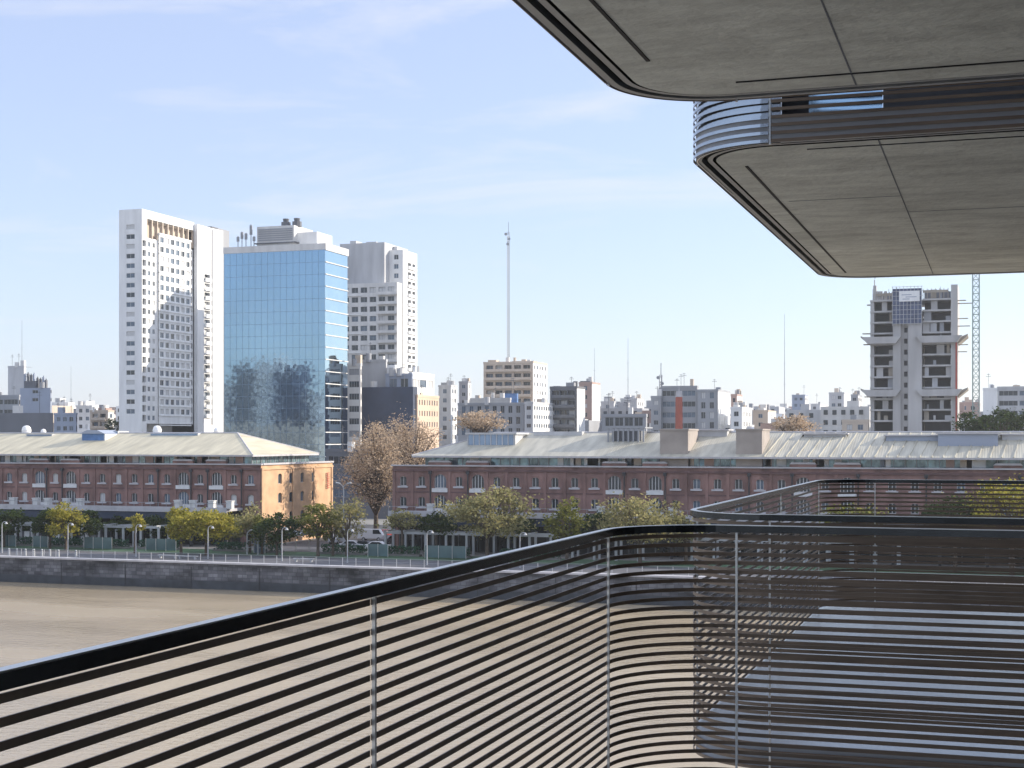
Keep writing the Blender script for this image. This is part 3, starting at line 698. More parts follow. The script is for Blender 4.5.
# right roof: glazed lantern, shafts, plant, solar boxes
def boxon(B, name, a, b, yb, yt, dp, mats, lid=None, zdrop=0):
    x0, x1, y, z0, z1 = roof_item(B, 'x', a, b, yb, yt, dp, 0); q = MB(); q.box(x0, x1, y, y + dp, z0 - zdrop, z1, 0)
    o = q.build(name, mats, B.roof); return x0, x1, y, z0, z1
x0, x1, y, z0, z1 = boxon(WR_, 'roof_lantern', 468, 514, 445, 434.5, 9, [LANT])
q = MB(); q.box(x0 - .4, x1 + .5, y - .3, y + 9.3, z1 + .003, z1 + .3)
for k in range(9): q.box(x0 + (x1 - x0) * k / 8 - .07, x0 + (x1 - x0) * k / 8 + .07, y - .08, y - .004, z0, z1)
q.box(x1 + .003, x1 + .2, y, y + 9, z0, z1)
q.build('lantern_frame', GREYL, WR_.roof)
x0, x1, y, z0, z1 = boxon(WR_, 'roof_vent_house', 534, 582, 435.5, 431.5, 3, [GREYL])
for a, b in ((660, 688), (736, 762)):
    yy = WR_.ya - 1.0; x0, x1 = xat(a, yy), xat(b, yy); z1 = zat((a + b) / 2, 430.5, yy)
    q = MB(); q.box(x0, x1, yy, yy + 7.5, 13.35, z1); q.box(x0 - .12, x1 + .12, yy - .12, yy + 7.6, z1 + .003, z1 + .25); WR_.part('concrete_shaft', q, [mat('shaft_render', (.33, .29, .26), .85, 0, .15, .4)])
x0, x1, y, z0, z1 = boxon(WR_, 'air_handling_plant', 612, 641, 441, 431, 4, [DGREY])
q = MB()
for k in range(8): q.box(x0 - .5 + k * (x1 - x0 + 1) / 7 - .12, x0 - .5 + k * (x1 - x0 + 1) / 7 + .12, y - .5, y - .3, z0, z1 + .4)
q.box(x0 - .8, x1 + .8, y - .6, y + 4.5, z1 + .41, z1 + .6); q.build('plant_screen', GREY, WR_.roof)
for a, b, yb, yt in ((938, 998, 446, 434), (886, 938, 441, 436), (690, 727, 436.5, 430.5), (804, 846, 437, 434.5), (1002, 1040, 440, 435)):
    x0, x1, y, z0, z1 = boxon(WR_, 'roof_light', a, b, yb, yt, 4, [BLUEG if b - a > 50 else GREYL])
    q = MB(); q.box(x0 - .3, x1 + .3, y - .3, y + 4.2, z1 + .003, z1 + .2); q.build('roof_light_lid', STONE, WR_.roof)
# raised ribs on the right part of the grey roof
for k in range(34):
    x = xat(765, YW) + k * 1.55
    if x > 30: break
    q0 = Vector((x, YW - .9, WR_.zroof(YW - .9) + .06)); q1 = Vector((x + 1.2, WR_.yr - .4, WR_.zroof(WR_.yr - .4) + .06))
    q = MB(); q.tube(q0, q1, .085, n=4); q.build('roof_rib', ROOFG, WR_.roof)

# marks on the gable's far edge: a narrow upright sign in red letters too small to read
sg = thing('wall_sign', 'narrow upright sign of red letters on the sunlit ochre gable', 'sign', (XL1 + .3, YW + 24.6, 8.2))
q = MB(); yy = yat(327, XL1)
for k, (w, h) in enumerate(((1.0, .75), (.9, .7), (1.0, .8))):
    z = zat(327, 473 + k * 5.3, yy) - h
    for zz in (0, h * .45, h * .9): q.box(XL1 + .21, XL1 + .27, yy - w / 2, yy + w / 2, z + zz, z + zz + .14)
    q.box(XL1 + .21, XL1 + .27, yy - w / 2, yy - w / 2 + .2, z + .15, z + h * .9)
q.build('letter', REDP, sg)

# raised terrace along each warehouse, and the pergola in front of it
def veranda(label, x0, x1, piers):
    t = thing('terrace', label, 'terrace', ((x0 + x1) / 2, 210, 0), 'terraces in front of the warehouses')
    q = MB(); q.box(x0, x1, 209.6, YW - .3, 5.75, 6.15); q.box(x0, x1, 209.5, 209.66, 5.55, 6.35); q.build('deck', STONE, t)
    q = MB(); q.box(x0 + .3, x1 - .3, 209.9, 210.1, 4.3, 5.54); q.build('awning_valance', NAVY, t)
    q = MB(); q.box(x0 + .4, x1 - .4, YW - .45, YW - .32, .02, 5.7, 0)
    x = x0 + .4
    while x < x1 - .5: q.box(x - .08, x + .08, YW - .55, YW - .452, .02, 5.7, 1); x += 3.1
    q.build('arcade_dark_glazing', [mat('arcade_shade_glass', (.015, .017, .02), .12, 0, .3, .4), DGREY], t)  # near-black glazing added so the arcade's shade sits in its colour
    q = MB(); n = int((x1 - x0) / 6.2)
    for k in range(n + 1):
        x = x0 + .5 + (x1 - x0 - 1) * k / n; q = MB(); q.box(x - .18, x + .18, 210.2, 210.56, 0, 5.74); q.build('column', PIPE, t)
    q = MB(); q.box(x0, x1, 209.72, 209.76, 7.0, 7.06)
    x = x0
    while x < x1: q.box(x - .025, x + .025, 209.72, 209.76, 6.16, 7.0); x += 1.5
    q.build('guard_rail', GREY, t)
    for px in piers:
        x = xat(px, 209.9); q = MB(); q.box(x - .5, x + .5, 209.8, 210.7, 6.16, 7.35); q.box(x - .58, x + .58, 209.75, 210.78, 7.353, 7.5); q.build('pier', FRAMEW, t)
    return t
veranda('pale edged terrace with a dark shaded arcade below it, along the left warehouse', -176, XL1 - 3.2, (12, 35, 47, 65, 79, 177, 192, 211, 229))
veranda('pale edged terrace with a dark shaded arcade below it, along the long right warehouse', XR0 + 1.5, 30, (430, 449, 600, 626, 650, 672))
def pergola(label, x0, x1):
    t = thing('pergola', label, 'pergola', ((x0 + x1) / 2, 205, 0), 'white pergolas behind the promenade')
    q = MB(); q.box(x0, x1, 204.85, 205.15, 3.15, 3.5); q.build('beam', LAMPW, t)
    q = MB(); q.box(x0, x1, 207.85, 208.15, 3.15, 3.5); q.build('beam', LAMPW, t)
    n = int((x1 - x0) / 3.05)
    for k in range(n + 1):
        x = x0 + .25 + (x1 - x0 - .5) * k / n
        for y in (205, 208):
            q = MB(); q.box(x - .16, x + .16, y - .14, y + .14, 0, 3.147); q.build('post', LAMPW, t)
        q = MB(); q.box(x - .07, x + .07, 204.3, 208.7, 3.503, 3.66); q.build('rafter', LAMPW, t)
    return t
pergola('white pergola with open bays in the shade below the left warehouse', xat(-30, 205), xat(160, 205))
pergola('white pergola with regular posts in the shade before the long warehouse', xat(384, 205), xat(640, 205))
pergola('white pergola seen through the slats below the right part of the long warehouse', xat(690, 205), xat(900, 205))
# ------------------------------------------------------------------ white residential tower at the left
Y1_ = 400.0
def tower_white():
    x0, xb = xat(119, Y1_), xat(142, Y1_); yR = yat(194, xb); zt = zat(119, 210, Y1_); fh = 3.02
    B = Bld('apartment_tower', 'tall slim white apartment tower left of the blue glass tower', 'tower', (x0 + xb) / 2, Y1_)
    B.shell(x0, xb, Y1_, yR, 0, zt - 3, front=False, right=False)
    # narrow front: one column of paired windows
    B.grid('F', Y1_, x0, xb, 22, zt - 4, fh, 4.2, 3.0, 1.5, [GL1, GL2, GL2, GL3], FRAMEW, .25, 0, 1.3, 1, .8, skip=lambda r, k: k != 0)
    B.face('F', Y1_, x0, xb, 0, 22, [], 0); B.face('F', Y1_, x0, xb, zt - 4, zt, [], 0)
    ys = Y1_ + 2.6
    # balcony column at the corner: deep dark recesses with white slab edges
    B.grid('R', xb, Y1_, ys, 22, zt - 9, fh, 2.4, 2.0, 2.0, [GL1], FRAMEM, 1.0, 0, .2, 0, .45); B.face('R', xb, Y1_, ys, zt - 9, zt, [], 0); B.face('R', xb, Y1_, ys, 0, 22, [], 0)
    # recessed long side with many windows, topped by an open crown frame
    yc = yat(158, xb)
    B.grid('R', xb - .35, ys, yc, 22, zt - 9, fh, 3, 1.4, 1.5, MIX, FRAMEW, .25, 0, .6, 1, .8); B.face('R', xb - .35, ys, yc, zt - 9, zt - 8.5, [], 0)
    ztl = zat(170, 237, 415)
    B.grid('R', xb + .3, yc, yR - 2.4, 22, ztl, fh, 3.0, 2.1, 1.75, [GL2, GL3, GL1, GL2], FRAMEW, .3, 0, .3, 1, .7)
    q = MB(); q.box(xb - .35, xb - .05, yc, yR - 2.4, 22, ztl); q.box(xb - .34, xb + .6, yc, yR - 2.4, ztl + .003, ztl + .6); B.part('bay_body', q, [WHITE])
    for r in range(22):
        z = ztl - (r + 1) * fh; q = MB(); q.box(xb + .303, xb + .55, yc + .1, yR - 2.5, z + .1, z + .4); B.part('slab_edge', q, WHITE)
    B.grid('R', xb - .35, yR - 2.4, yR, 22, zt - 9, fh, 2.2, 1.6, 1.9, [GL1], FRAMEM, .6, 0, .1, 0, .5)
    # crown: top band on posts
    q = MB(); q.box(x0, xb, ys, yR, zt - 2.6, zt); B.part('crown_band', q, WHITE)
    q = MB(); y = ys
    while y < yR: q.box(xb - .7, xb - .02, y, y + .5, zt - 8.5, zt - 2.603); y += 3.1
    q.box(xb - 3, xb - 2.2, ys, yR, zt - 8.5, zt - 2.603); B.part('crown_post', q, BEIGE)
    # rear wing: slightly proud, sunlit, with a column of balconies
    x2 = xb + 1.3; yE = yat(223, x2); yG = yat(211.5, x2)
    B.shell(x0 - 6, x2, yR, yE, 0, zt - .6, front=True, right=False)
    B.face('R', x2, yR, yE, 0, 22, [], 0)
    ops = []; rows = int((zt - 16 - 22) / fh)
    for r in range(rows):
        z = zt - 16 - (r + 1) * fh; ops.append((yR + 4.5, yG - 1, z + .3, z + 2.5))
    B.face('R', x2, yR, yE, 22, zt - .6, ops, 0, 1.1); B.windows('R', x2, ops, 1.1, [GL1, GL3, GL2], FRAMEW, 2)
    for (u, v, b, t) in ops:
        q = MB(); q.box(x2 + .003, x2 + .7, u - .2, v + .2, b - .3, b + .0); q.box(x2 + .55, x2 + .7, u - .2, v + .2, b + .003, b + .95); B.part('balcony', q, WHITE)
    q = MB(); q.box(x2 + .003, x2 + .12, yG, yG + 1.0, 22, zt - 1); B.part('gap_shade_strip', q, GREY)  # raised grey strip, its colour standing in for a dark gap
    x3 = xat(232, 462); q = MB(); q.box(x3 - 14, x3, yE + .01, yE + 12, 0, zat(228, 232, 462)); B.part('rear_block', q, GREY)
    q = MB(); q.box(x3 - 5, x3 + .1, yE - .2, yE + 4, zat(228, 238, 460), zat(228, 232, 460) + .3); B.part('roof_box', q, DGREY)
    B.finish([WHITE, OFFW])
tower_white()

# ------------------------------------------------------------------ blue glass office tower
def tower_glass():
    Y = 350.0; x0, x1 = xat(224, Y), xat(325, Y); y1 = yat(347.5, x1); zt = zat(325, 243, Y); zg = zat(325, 249.5, Y)
    t = thing('office_tower', 'blue mirror glass office tower with a pale rim and a plant room on its roof', 'tower', ((x0 + x1) / 2, Y, 0))
    q = MB(); q.box(x0, x1 - .02, Y + .003, y1, 0, zg - .01); q.build('core_wall', DGREY, t)
    q = MB(); q.quad((x0, Y, 0), (x1, Y, 0), (x1, Y, zg), (x0, Y, zg)); q.build('front_curtain_wall', GLASS, t)
    q = MB(); q.quad((x1, Y, 0), (x1, y1, 0), (x1, y1, zg), (x1, Y, zg)); q.build('side_curtain_wall', GLASSS, t)  # side glass is a paler copy, sunlight put into its colour
    fh = (zg - 0) / 21
    q = MB()
    for k in range(22): q.box(x0, x1 + .05, Y - .045, Y - .003, k * fh - .035, k * fh + .035)
    n = 16
    for k in range(n + 1): q.box(x0 + (x1 - x0) * k / n - .02, x0 + (x1 - x0) * k / n + .02, Y - .045, Y - .004, .06, zg)
    q.build('front_mullion', mat('blue_mullion', (.20, .28, .38), .4, .5, .05, 1), t)
    q = MB()
    for k in range(22): q.box(x1 + .003, x1 + .28, Y - .05, y1, k * fh - .12, k * fh + .12)
    q.build('side_floor_band', OFFW, t)
    q = MB(); q.box(x0 - .15, x1 + .3, Y - .15, Y + .5, zg + .003, zt); q.box(x1 - .3, x1 + .3, Y + .503, y1 + .2, zg + .003, zt); q.box(x0 - .15, x0 + .3, Y + .503, y1, zg + .003, zt); q.box(x0, x1, Y + .5, y1, zg, zg + .3); q.build('roof_rim', OFFW, t)
    ya = Y + 2.2; xa, xb2 = xat(257, ya), xat(294, ya); za = zat(275, 242.5, ya); zb = zat(275, 226, ya)
    q = MB(); q.box(xa, xb2, ya, y1 - .5, zg + .31, zb); pr = q.build('plant_room', OFFW, t)
    q = MB()
    for k in range(6): q.box(xa + .4, xb2 - .4, ya - .12, ya - .003, za + .5 + k * (zb - za - 1) / 6, za + .9 + k * (zb - za - 1) / 6)
    q.build('louvre', GREY, pr)
    q = MB(); q.box(xa - .6, xb2 + .6, ya - .5, y1 - .3, za - .25, za); q.build('plinth', DGREY, pr)
    q = MB(); q.box(xb2 + .003, xat(322, ya + 5), ya + 2, y1 - .5, zg + .31, zat(305, 231, ya)); q.build('lower_plant_room', WHITE, t)
    for px in (286, 297):
        x = xat(px, ya + 3); q = MB(); q.tube((x, ya + 3, zb + .003), (x, ya + 3, zb + 1.3), 1.3, 1.3, 10); q.tube((x, ya + 3, zb + 1.303), (x, ya + 3, zb + 2.2), .7, .9, 10); q.build('cooling_fan', DGREY, t)
    for px, h in ((238, 3.2), (242, 4.4), (246, 4.0), (251, 6.2), (254, 3.0)):
        x = xat(px, ya); q = MB(); q.tube((x, ya, zt - .5), (x, ya, zt + h), .12); q.box(x - .35, x + .35, ya - .15, ya + .15, zt + h * .55, zt + h * .95); q.build('antenna', GREY, t)
tower_glass()

# buildings that stand behind the photographer, mirrored in the glass tower
for k, (x, y, w, d, h, mm, lab) in enumerate(((-452, -130, 13, 24, 63, DGREY, 'dark slab block on the near side of the dock, mirrored in the glass tower'), (-437, -134, 14, 26, 66, WHITE, 'white high rise on the near side of the dock, mirrored in the glass tower'),
        (-421, -130, 14, 20, 62, NAVY, 'navy high rise on the near side of the dock, mirrored in the glass tower'), (-405, -140, 13, 22, 46, OFFW, 'off white block on the near side of the dock, mirrored in the glass tower'),
        (-468, -132, 14, 30, 52, OFFW, 'tall cream block on the near side of the dock, mirrored in the glass tower'), (-391, -120, 12, 20, 38, WHITE, 'white block on the near side of the dock, mirrored in the glass tower'), (-425, -100, 80, 16, 24, BEIGE, 'long low beige block on the near side of the dock, mirrored in the glass tower'))):
    B = Bld('reflected_block', lab, 'building', x, y)
    # windows on the side that faces the dock (+Y)
    q = B.w; q.box(x - w / 2, x + w / 2, y - d, y, 0, h)
    rows = int(h / 6.4); q2 = MB()
    for r in range(rows):
        z = 4 + r * 6.4; q2 = MB(); q2.box(x - w / 2 + 1, x + w / 2 - 1, y + .003, y + .2, z, z + 2.6); B.part('window_band', q2, GL1)
    B.finish([mm])

B = Bld('apartment_block', 'added grey block hidden behind the blue glass tower to shade the white tower', 'building', -214, 438)  # unseen block added to cast the shadow on the white tower
q = B.w; q.box(-224, -206, 437, 447, 0, 78.5)
B.finish([GREY])
# ------------------------------------------------------------------ pale tower behind, with its two fronts
def tower_pale():
    Y = 440.0
    B = Bld('apartment_tower', 'pale tower behind the blue glass tower, with a blank grey top', 'tower', xat(380, Y), Y)
    xa, xb = xat(340, Y + 4), xat(384.5, Y + 4); zt = zat(365, 243, Y + 4)
    B.shell(xa, xb, Y + 4, Y + 24, 0, zt, right=True, mi=1)
    # lower front block with a window grid
    xf0, xf1 = xat(340, Y), xat(397, Y); zf = zat(372, 283, Y)
    B.shell(xf0, xf1, Y, Y + 3.99, 0, zf, front=False, right=False, mi=0)
    B.grid('F', Y, xf0, xf1, 24, zf - .9, 3.1, 3.0, 2.3, 1.75, DARKS + [GL3], FRAMEM, .35, 0, .5, 1, .9); B.face('F', Y, xf0, xf1, zf - .9, zf, [], 0); B.face('F', Y, xf0, xf1, 0, 24, [], 0)
    B.face('R', xf1, Y, Y + 3.99, 0, zf, [], 0)
    rows = int((zf - 26) / 3.1)
    for r in range(rows):
        z = zf - .9 - (r + 1) * 3.1
        q = MB(); xq0 = xat(378, Y); q.box(xq0, xf1 + .4, Y - .9, Y - .003, z, z + .2); q.box(xq0, xf1 + .4, Y - .95, Y - .85, z + .203, z + 1.0); B.part('balcony', q, OFFW)
        if r % 2 == 0:
            q = MB(); q.box(xf0 + .5, xat(362, Y), Y - .3, Y - .003, z, z + .25); B.part('slab_edge', q, WHITE)
    # right hand white shaft: glazed front, sunlit side with balconies
    Yr = Y + 8; xr0, xr1 = xb + .01, xat(403, Yr); y1 = yat(417, xr1); zr = zat(394, 250, Yr)
    B.shell(xr0, xr1, Yr, y1, 0, zr, front=False, right=False, mi=2)
    B.grid('F', Yr, xr0, xr1, 24, zr - 1, 3.05, 3, 1.6, 1.6, MIX, FRAMEW, .25, 2, .5); B.face('F', Yr, xr0, xr1, zr - 1, zr, [], 2); B.face('F', Yr, xr0, xr1, 0, 24, [], 2)
    ops = []
    for r in range(int((zr - 28) / 3.05)):
        z = zr - 3 - (r + 1) * 3.05; L_ = y1 - Yr
        ops += [(Yr + L_ * .35, Yr + L_ * .58, z + .4, z + 2.3), (Yr + L_ * .66, Yr + L_ * .88, z + .4, z + 2.3)]
    B.face('R', xr1, Yr, y1, 0, zr, ops, 2, .9); B.windows('R', xr1, ops, .9, [GL1, GL1, GL2], FRAMEW, 1)
    for (u, v, b, t) in ops[::2]:
        q = MB(); q.box(xr1 + .003, xr1 + .5, u - .3, v + .3 + (ops[1][1] - ops[0][1]), b - .25, b + .75); B.part('balcony', q, WHITE)
    for a, b_, py in ((387, 397, 247), (350, 356, 241), (366, 376, 242)):
        q = MB(); q.box(xat(a, Yr + 3), xat(b_, Yr + 3), Yr + 3, Yr + 8, zt - 4, zat(a, py, Yr + 3)); B.part('roof_box', q, GREYL)
    B.finish([OFFW, GREYL, WHITE])
tower_pale()

# ------------------------------------------------------------------ the other city buildings, each read off the picture
simple('office_block', 'narrow pale striped block wedged between the glass tower and the navy block', 347.5, 360.5, None, 366, 362, OFFW, style='band', fh=3.3, ybot=455, glasses=[GREY, GL1], deep=10)
simple('office_block', 'navy clad block with no windows behind the bare brown trees', 361.5, 413, 417.5, 387, 372, NAVY, style='blank', sstyle='blank', ybot=450, parapet=False)
simple('rooftop_block', 'plain light grey block standing on the navy block', 362, 386, None, 362, 378, GREYL, style='blank', sstyle='blank', cat='building')
simple('rooftop_block', 'glazed top storey with a white domed stair on the navy block', 385.5, 412, None, 376, 374.5, BLUEG, style='win', fh=4, cw=3, ww=2.2, wh=2.4, ybot=388, roofbox=((387, 395, 365, WHITE, 1.2),))
simple('office_block', 'white boxy block with one ribbon window right of the navy block', 409, 412, 434, 374.5, 376, WHITE, style='blank', sstyle='band', fh=4.2, ybot=397, glasses=[GL3, GL2])
simple('apartment_block', 'small peach block with two rows of windows below the white boxy block', 415, 417.5, 439, 397, 374, PEACH, style='blank', sstyle='win', fh=3.0, cw=1.9, ww=.8, wh=1.4, ybot=424)
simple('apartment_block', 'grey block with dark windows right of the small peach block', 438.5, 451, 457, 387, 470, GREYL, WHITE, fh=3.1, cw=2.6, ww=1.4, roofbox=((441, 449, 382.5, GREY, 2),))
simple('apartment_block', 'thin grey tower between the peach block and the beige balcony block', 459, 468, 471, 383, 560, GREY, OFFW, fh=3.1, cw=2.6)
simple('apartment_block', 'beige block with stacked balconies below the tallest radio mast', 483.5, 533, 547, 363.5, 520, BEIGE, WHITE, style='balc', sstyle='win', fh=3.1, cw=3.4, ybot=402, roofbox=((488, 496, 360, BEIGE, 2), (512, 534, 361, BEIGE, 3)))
simple('office_block', 'long low grey block below the beige balcony block', 458, 524, None, 405, 430, GREY, style='win', fh=3.4, cw=2.4, ww=1.3, wh=2.2, ybot=432, glasses=[GL1, GL2])
simple('shed', 'low pale roofed shed in front of the beige balcony block', 470, 510, None, 400, 470, GREYL, style='blank', deep=12)
tb = simple('scaffold_wrap', 'building wrapped in bright blue sheeting beside the beige balcony block', 504, 517, None, 393.5, 480, BLUEP, BLUEP, style='blank', sstyle='blank', parapet=False)
simple('office_block', 'block with a flank whitened for the sun and rows of small windows right of the long low grey block', 524.5, 533, 555, 404, 428, GREYL, WHITE, style='win', sstyle='win', fh=2.7, cw=2.6, ww=1.5, wh=1.2, ybot=430, glasses=[GL1, GL2], roofbox=((526, 531, 401, GREY, 2),))
simple('apartment_block', 'dark grey stepped block with balconies and a side whitened for the sun', 550, 577, 585, 388.5, 450, DGREY, WHITE, style='balc', sstyle='blank', fh=3.1, cw=3.0, ybot=430, roofbox=((566, 574, 382.5, GREY, 1), (553, 560, 386, GREY, 2)))
simple('apartment_block', 'brown tower with a side whitened for the sun behind the dark grey stepped block', 579, 592, 600, 384, 500, PINKB, WHITE, style='win', sstyle='blank', fh=3.1, cw=2.4, ww=1.2, roofbox=((580, 590, 381, DGREY, 1),))
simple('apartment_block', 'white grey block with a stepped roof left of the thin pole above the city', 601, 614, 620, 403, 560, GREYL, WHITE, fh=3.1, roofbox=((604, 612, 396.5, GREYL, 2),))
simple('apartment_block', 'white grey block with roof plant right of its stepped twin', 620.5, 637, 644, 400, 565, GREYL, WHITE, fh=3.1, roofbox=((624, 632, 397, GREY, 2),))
simple('terrace_house', 'dark flat roofed terrace behind the warehouse roof plant', 602, 646, None, 417, 330, GREY, style='win', fh=3, cw=2.6, ww=2.0, wh=2.0, ybot=430, glasses=[GL1])
simple('office_block', 'low grey wing at the left of the wide grey stepped office', 651, 661, None, 398, 470, GREY, fh=3.2, cw=2.4)
simple('office_block', 'wide grey stepped office behind the red brick chimney', 661, 697, None, 388, 472, GREY, style='band', fh=3.5, ybot=428, glasses=[GL1, GL2], roofbox=((667, 690, 386.5, DGREY, 1),))
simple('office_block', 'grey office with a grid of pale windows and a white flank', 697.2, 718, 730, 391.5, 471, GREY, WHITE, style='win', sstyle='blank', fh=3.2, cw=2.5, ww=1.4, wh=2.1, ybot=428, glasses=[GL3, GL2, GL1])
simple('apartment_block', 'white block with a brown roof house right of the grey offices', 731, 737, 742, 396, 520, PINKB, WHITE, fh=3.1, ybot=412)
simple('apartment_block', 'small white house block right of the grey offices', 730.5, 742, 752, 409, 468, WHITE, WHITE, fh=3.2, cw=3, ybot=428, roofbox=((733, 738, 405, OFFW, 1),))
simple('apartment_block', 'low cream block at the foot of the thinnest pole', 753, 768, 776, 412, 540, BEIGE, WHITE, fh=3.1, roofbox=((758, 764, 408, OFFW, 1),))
simple('apartment_tower', 'distant blue grey tower left of the building under construction', 792, 805, 808, 396, 760, BLUEG, OFFW, fh=3.2, cw=2.8, ybot=424)
simple('apartment_block', 'hazy pale block behind the distant blue grey tower', 809, 820, 828, 405, 800, GREYL, WHITE, fh=3.2)
simple('apartment_tower', 'white grey tower nearest to the left of the building under construction', 829, 844, 850, 394, 620, GREYL, WHITE, style='win', sstyle='blank', fh=3.1, cw=2.6)
simple('apartment_block', 'slim grey block touching the building under construction', 851, 858, 862, 396, 660, GREY, OFFW, fh=3.1, cw=2.4)
simple('apartment_block', 'low pale block at the foot of the building under construction, on its left', 842, 868, None, 422, 420, BEIGE, fh=3.1)
simple('apartment_block', 'low pinkish block right of the building under construction', 958, 979, 980, 404, 560, PINKB, fh=3.1, cw=3)
simple('apartment_block', 'white blank gabled block right of the crane mast', 983, 997, None, 390, 500, WHITE, style='blank')
simple('apartment_block', 'grey block with ribbon windows at the right edge of the picture', 997.3, 1040, None, 388.5, 501, GREYL, style='band', fh=3.2, glasses=[GL1, GL2], ybot=415, roofbox=((1013, 1020, 385, BEIGE, 2),))
# left edge of the picture
simple('apartment_block', 'pale grey tower block topped by a tank at the left edge of the picture', 8, 24, 26, 367.5, 520, GREYL, OFFW, style='blank', sstyle='blank', roofbox=((24.5, 27, 367, GREY, -3),))
simple('office_block', 'blue grey block with two dark windows and machines on its roof', 20, 50.5, None, 388, 450, BLUEG, style='win', fh=2.85, cw=8.5, ww=2.4, wh=1.2, ybot=402, glasses=[GL1], roofbox=((24, 36, 381, DGREY, 1),), parapet=False)
mc = thing('roof_machines', 'row of dark upright machines on the roof of the blue grey block', 'machinery', (xat(35, 452), 452, zat(35, 388, 450)))
for k, px in enumerate((24.5, 27.5, 30.5, 33.5, 37, 40, 43, 45.5)):
    x = xat(px, 452); z0 = zat(35, 388, 450) + .003; z1 = zat(px, (374, 373.5, 375, 374, 378, 379, 377, 380)[k], 452); q = MB(); q.box(x - .32, x + .32, 452, 452.8, z0, z1); q.tube((x, 452.4, z1 + .003), (x, 452.4, z1 + .5), .2); q.build('machine', DGREY if k % 3 else BLUEG, mc)
simple('office_block', 'low grey flat roof at the far left edge of the picture', -12, 19, None, 397, 430, GREY, style='band', fh=3.5, glasses=[GL1], ybot=412)
simple('apartment_block', 'white low block right of the blue grey block', 52, 68, 74, 404, 520, WHITE, WHITE, fh=3.1, cw=3.4, ybot=428, roofbox=((55, 60, 398, OFFW, 1),))
simple('apartment_block', 'grey shaded low block in front of the white low block', 54, 76, None, 415, 430, BLUEG, fh=3.1, cw=3)
simple('apartment_block', 'cream block with a stepped top left of the white tower', 76, 92, 98, 407, 500, OFFW, WHITE, fh=3.1, cw=3, roofbox=((78, 86, 401, WHITE, 2),))
simple('apartment_block', 'pinkish block with balconies close to the white tower', 90, 108, 114, 412, 470, BEIGE, OFFW, style='balc', sstyle='win', fh=3.1, cw=3, ybot=432, roofbox=((98, 106, 408, PINKB, 1),))
simple('shed', 'dark pitched shed roof in the shade at the left edge', -5, 52, None, 413, 330, DGREY, style='blank', sstyle='blank', parapet=False)
# street front seen in the gap between the two warehouses
simple('office_block', 'dark shaded street front in the gap between the warehouses', 326, 398, None, 452, 296, DGREY, style='band', fh=3.6, ybot=520, glasses=[GL1, GL2], deep=12)
# far rooftops: one mass
def far_city():
    m = MB(); rg = np.random.default_rng(3)
    for k in range(1300):
        Y = 480 + 1900 * rg.random() ** 1.3; px = rg.uniform(-40, 1060); w = rg.uniform(6, 22); d = rg.uniform(10, 22)
        top = rg.uniform(417, 436) if rg.random() < .8 else rg.uniform(404, 420)
        x = xat(px, Y); z = max(5, zat(px, top, Y)); mi = int(rg.integers(0, 6)); m.box(x - w / 2, x + w / 2, Y, Y + d, 0, z, mi)
        if rg.random() < .6: a = rg.uniform(-.3, .2) * w; m.box(x + a, x + a + w * .25, Y + 1, Y + 4, z + .01, z + rg.uniform(1.5, 3.5), mi)
        rows = min(4, int(z / 3.2))
        for r in range(rows):
            n = int(w / 3)
            for c in range(n):
                xx = x - w / 2 + 1 + c * (w - 1.5) / n; m.box(xx, xx + 1.3, Y - .12, Y - .01, z - (r + 1) * 3.2 + .6, z - (r + 1) * 3.2 + 2.1, 6)
    tag(m.build('distant_city', [WHITE, OFFW, GREYL, BEIGE, PINKB, GREY, GL1]), kind='stuff')
far_city()

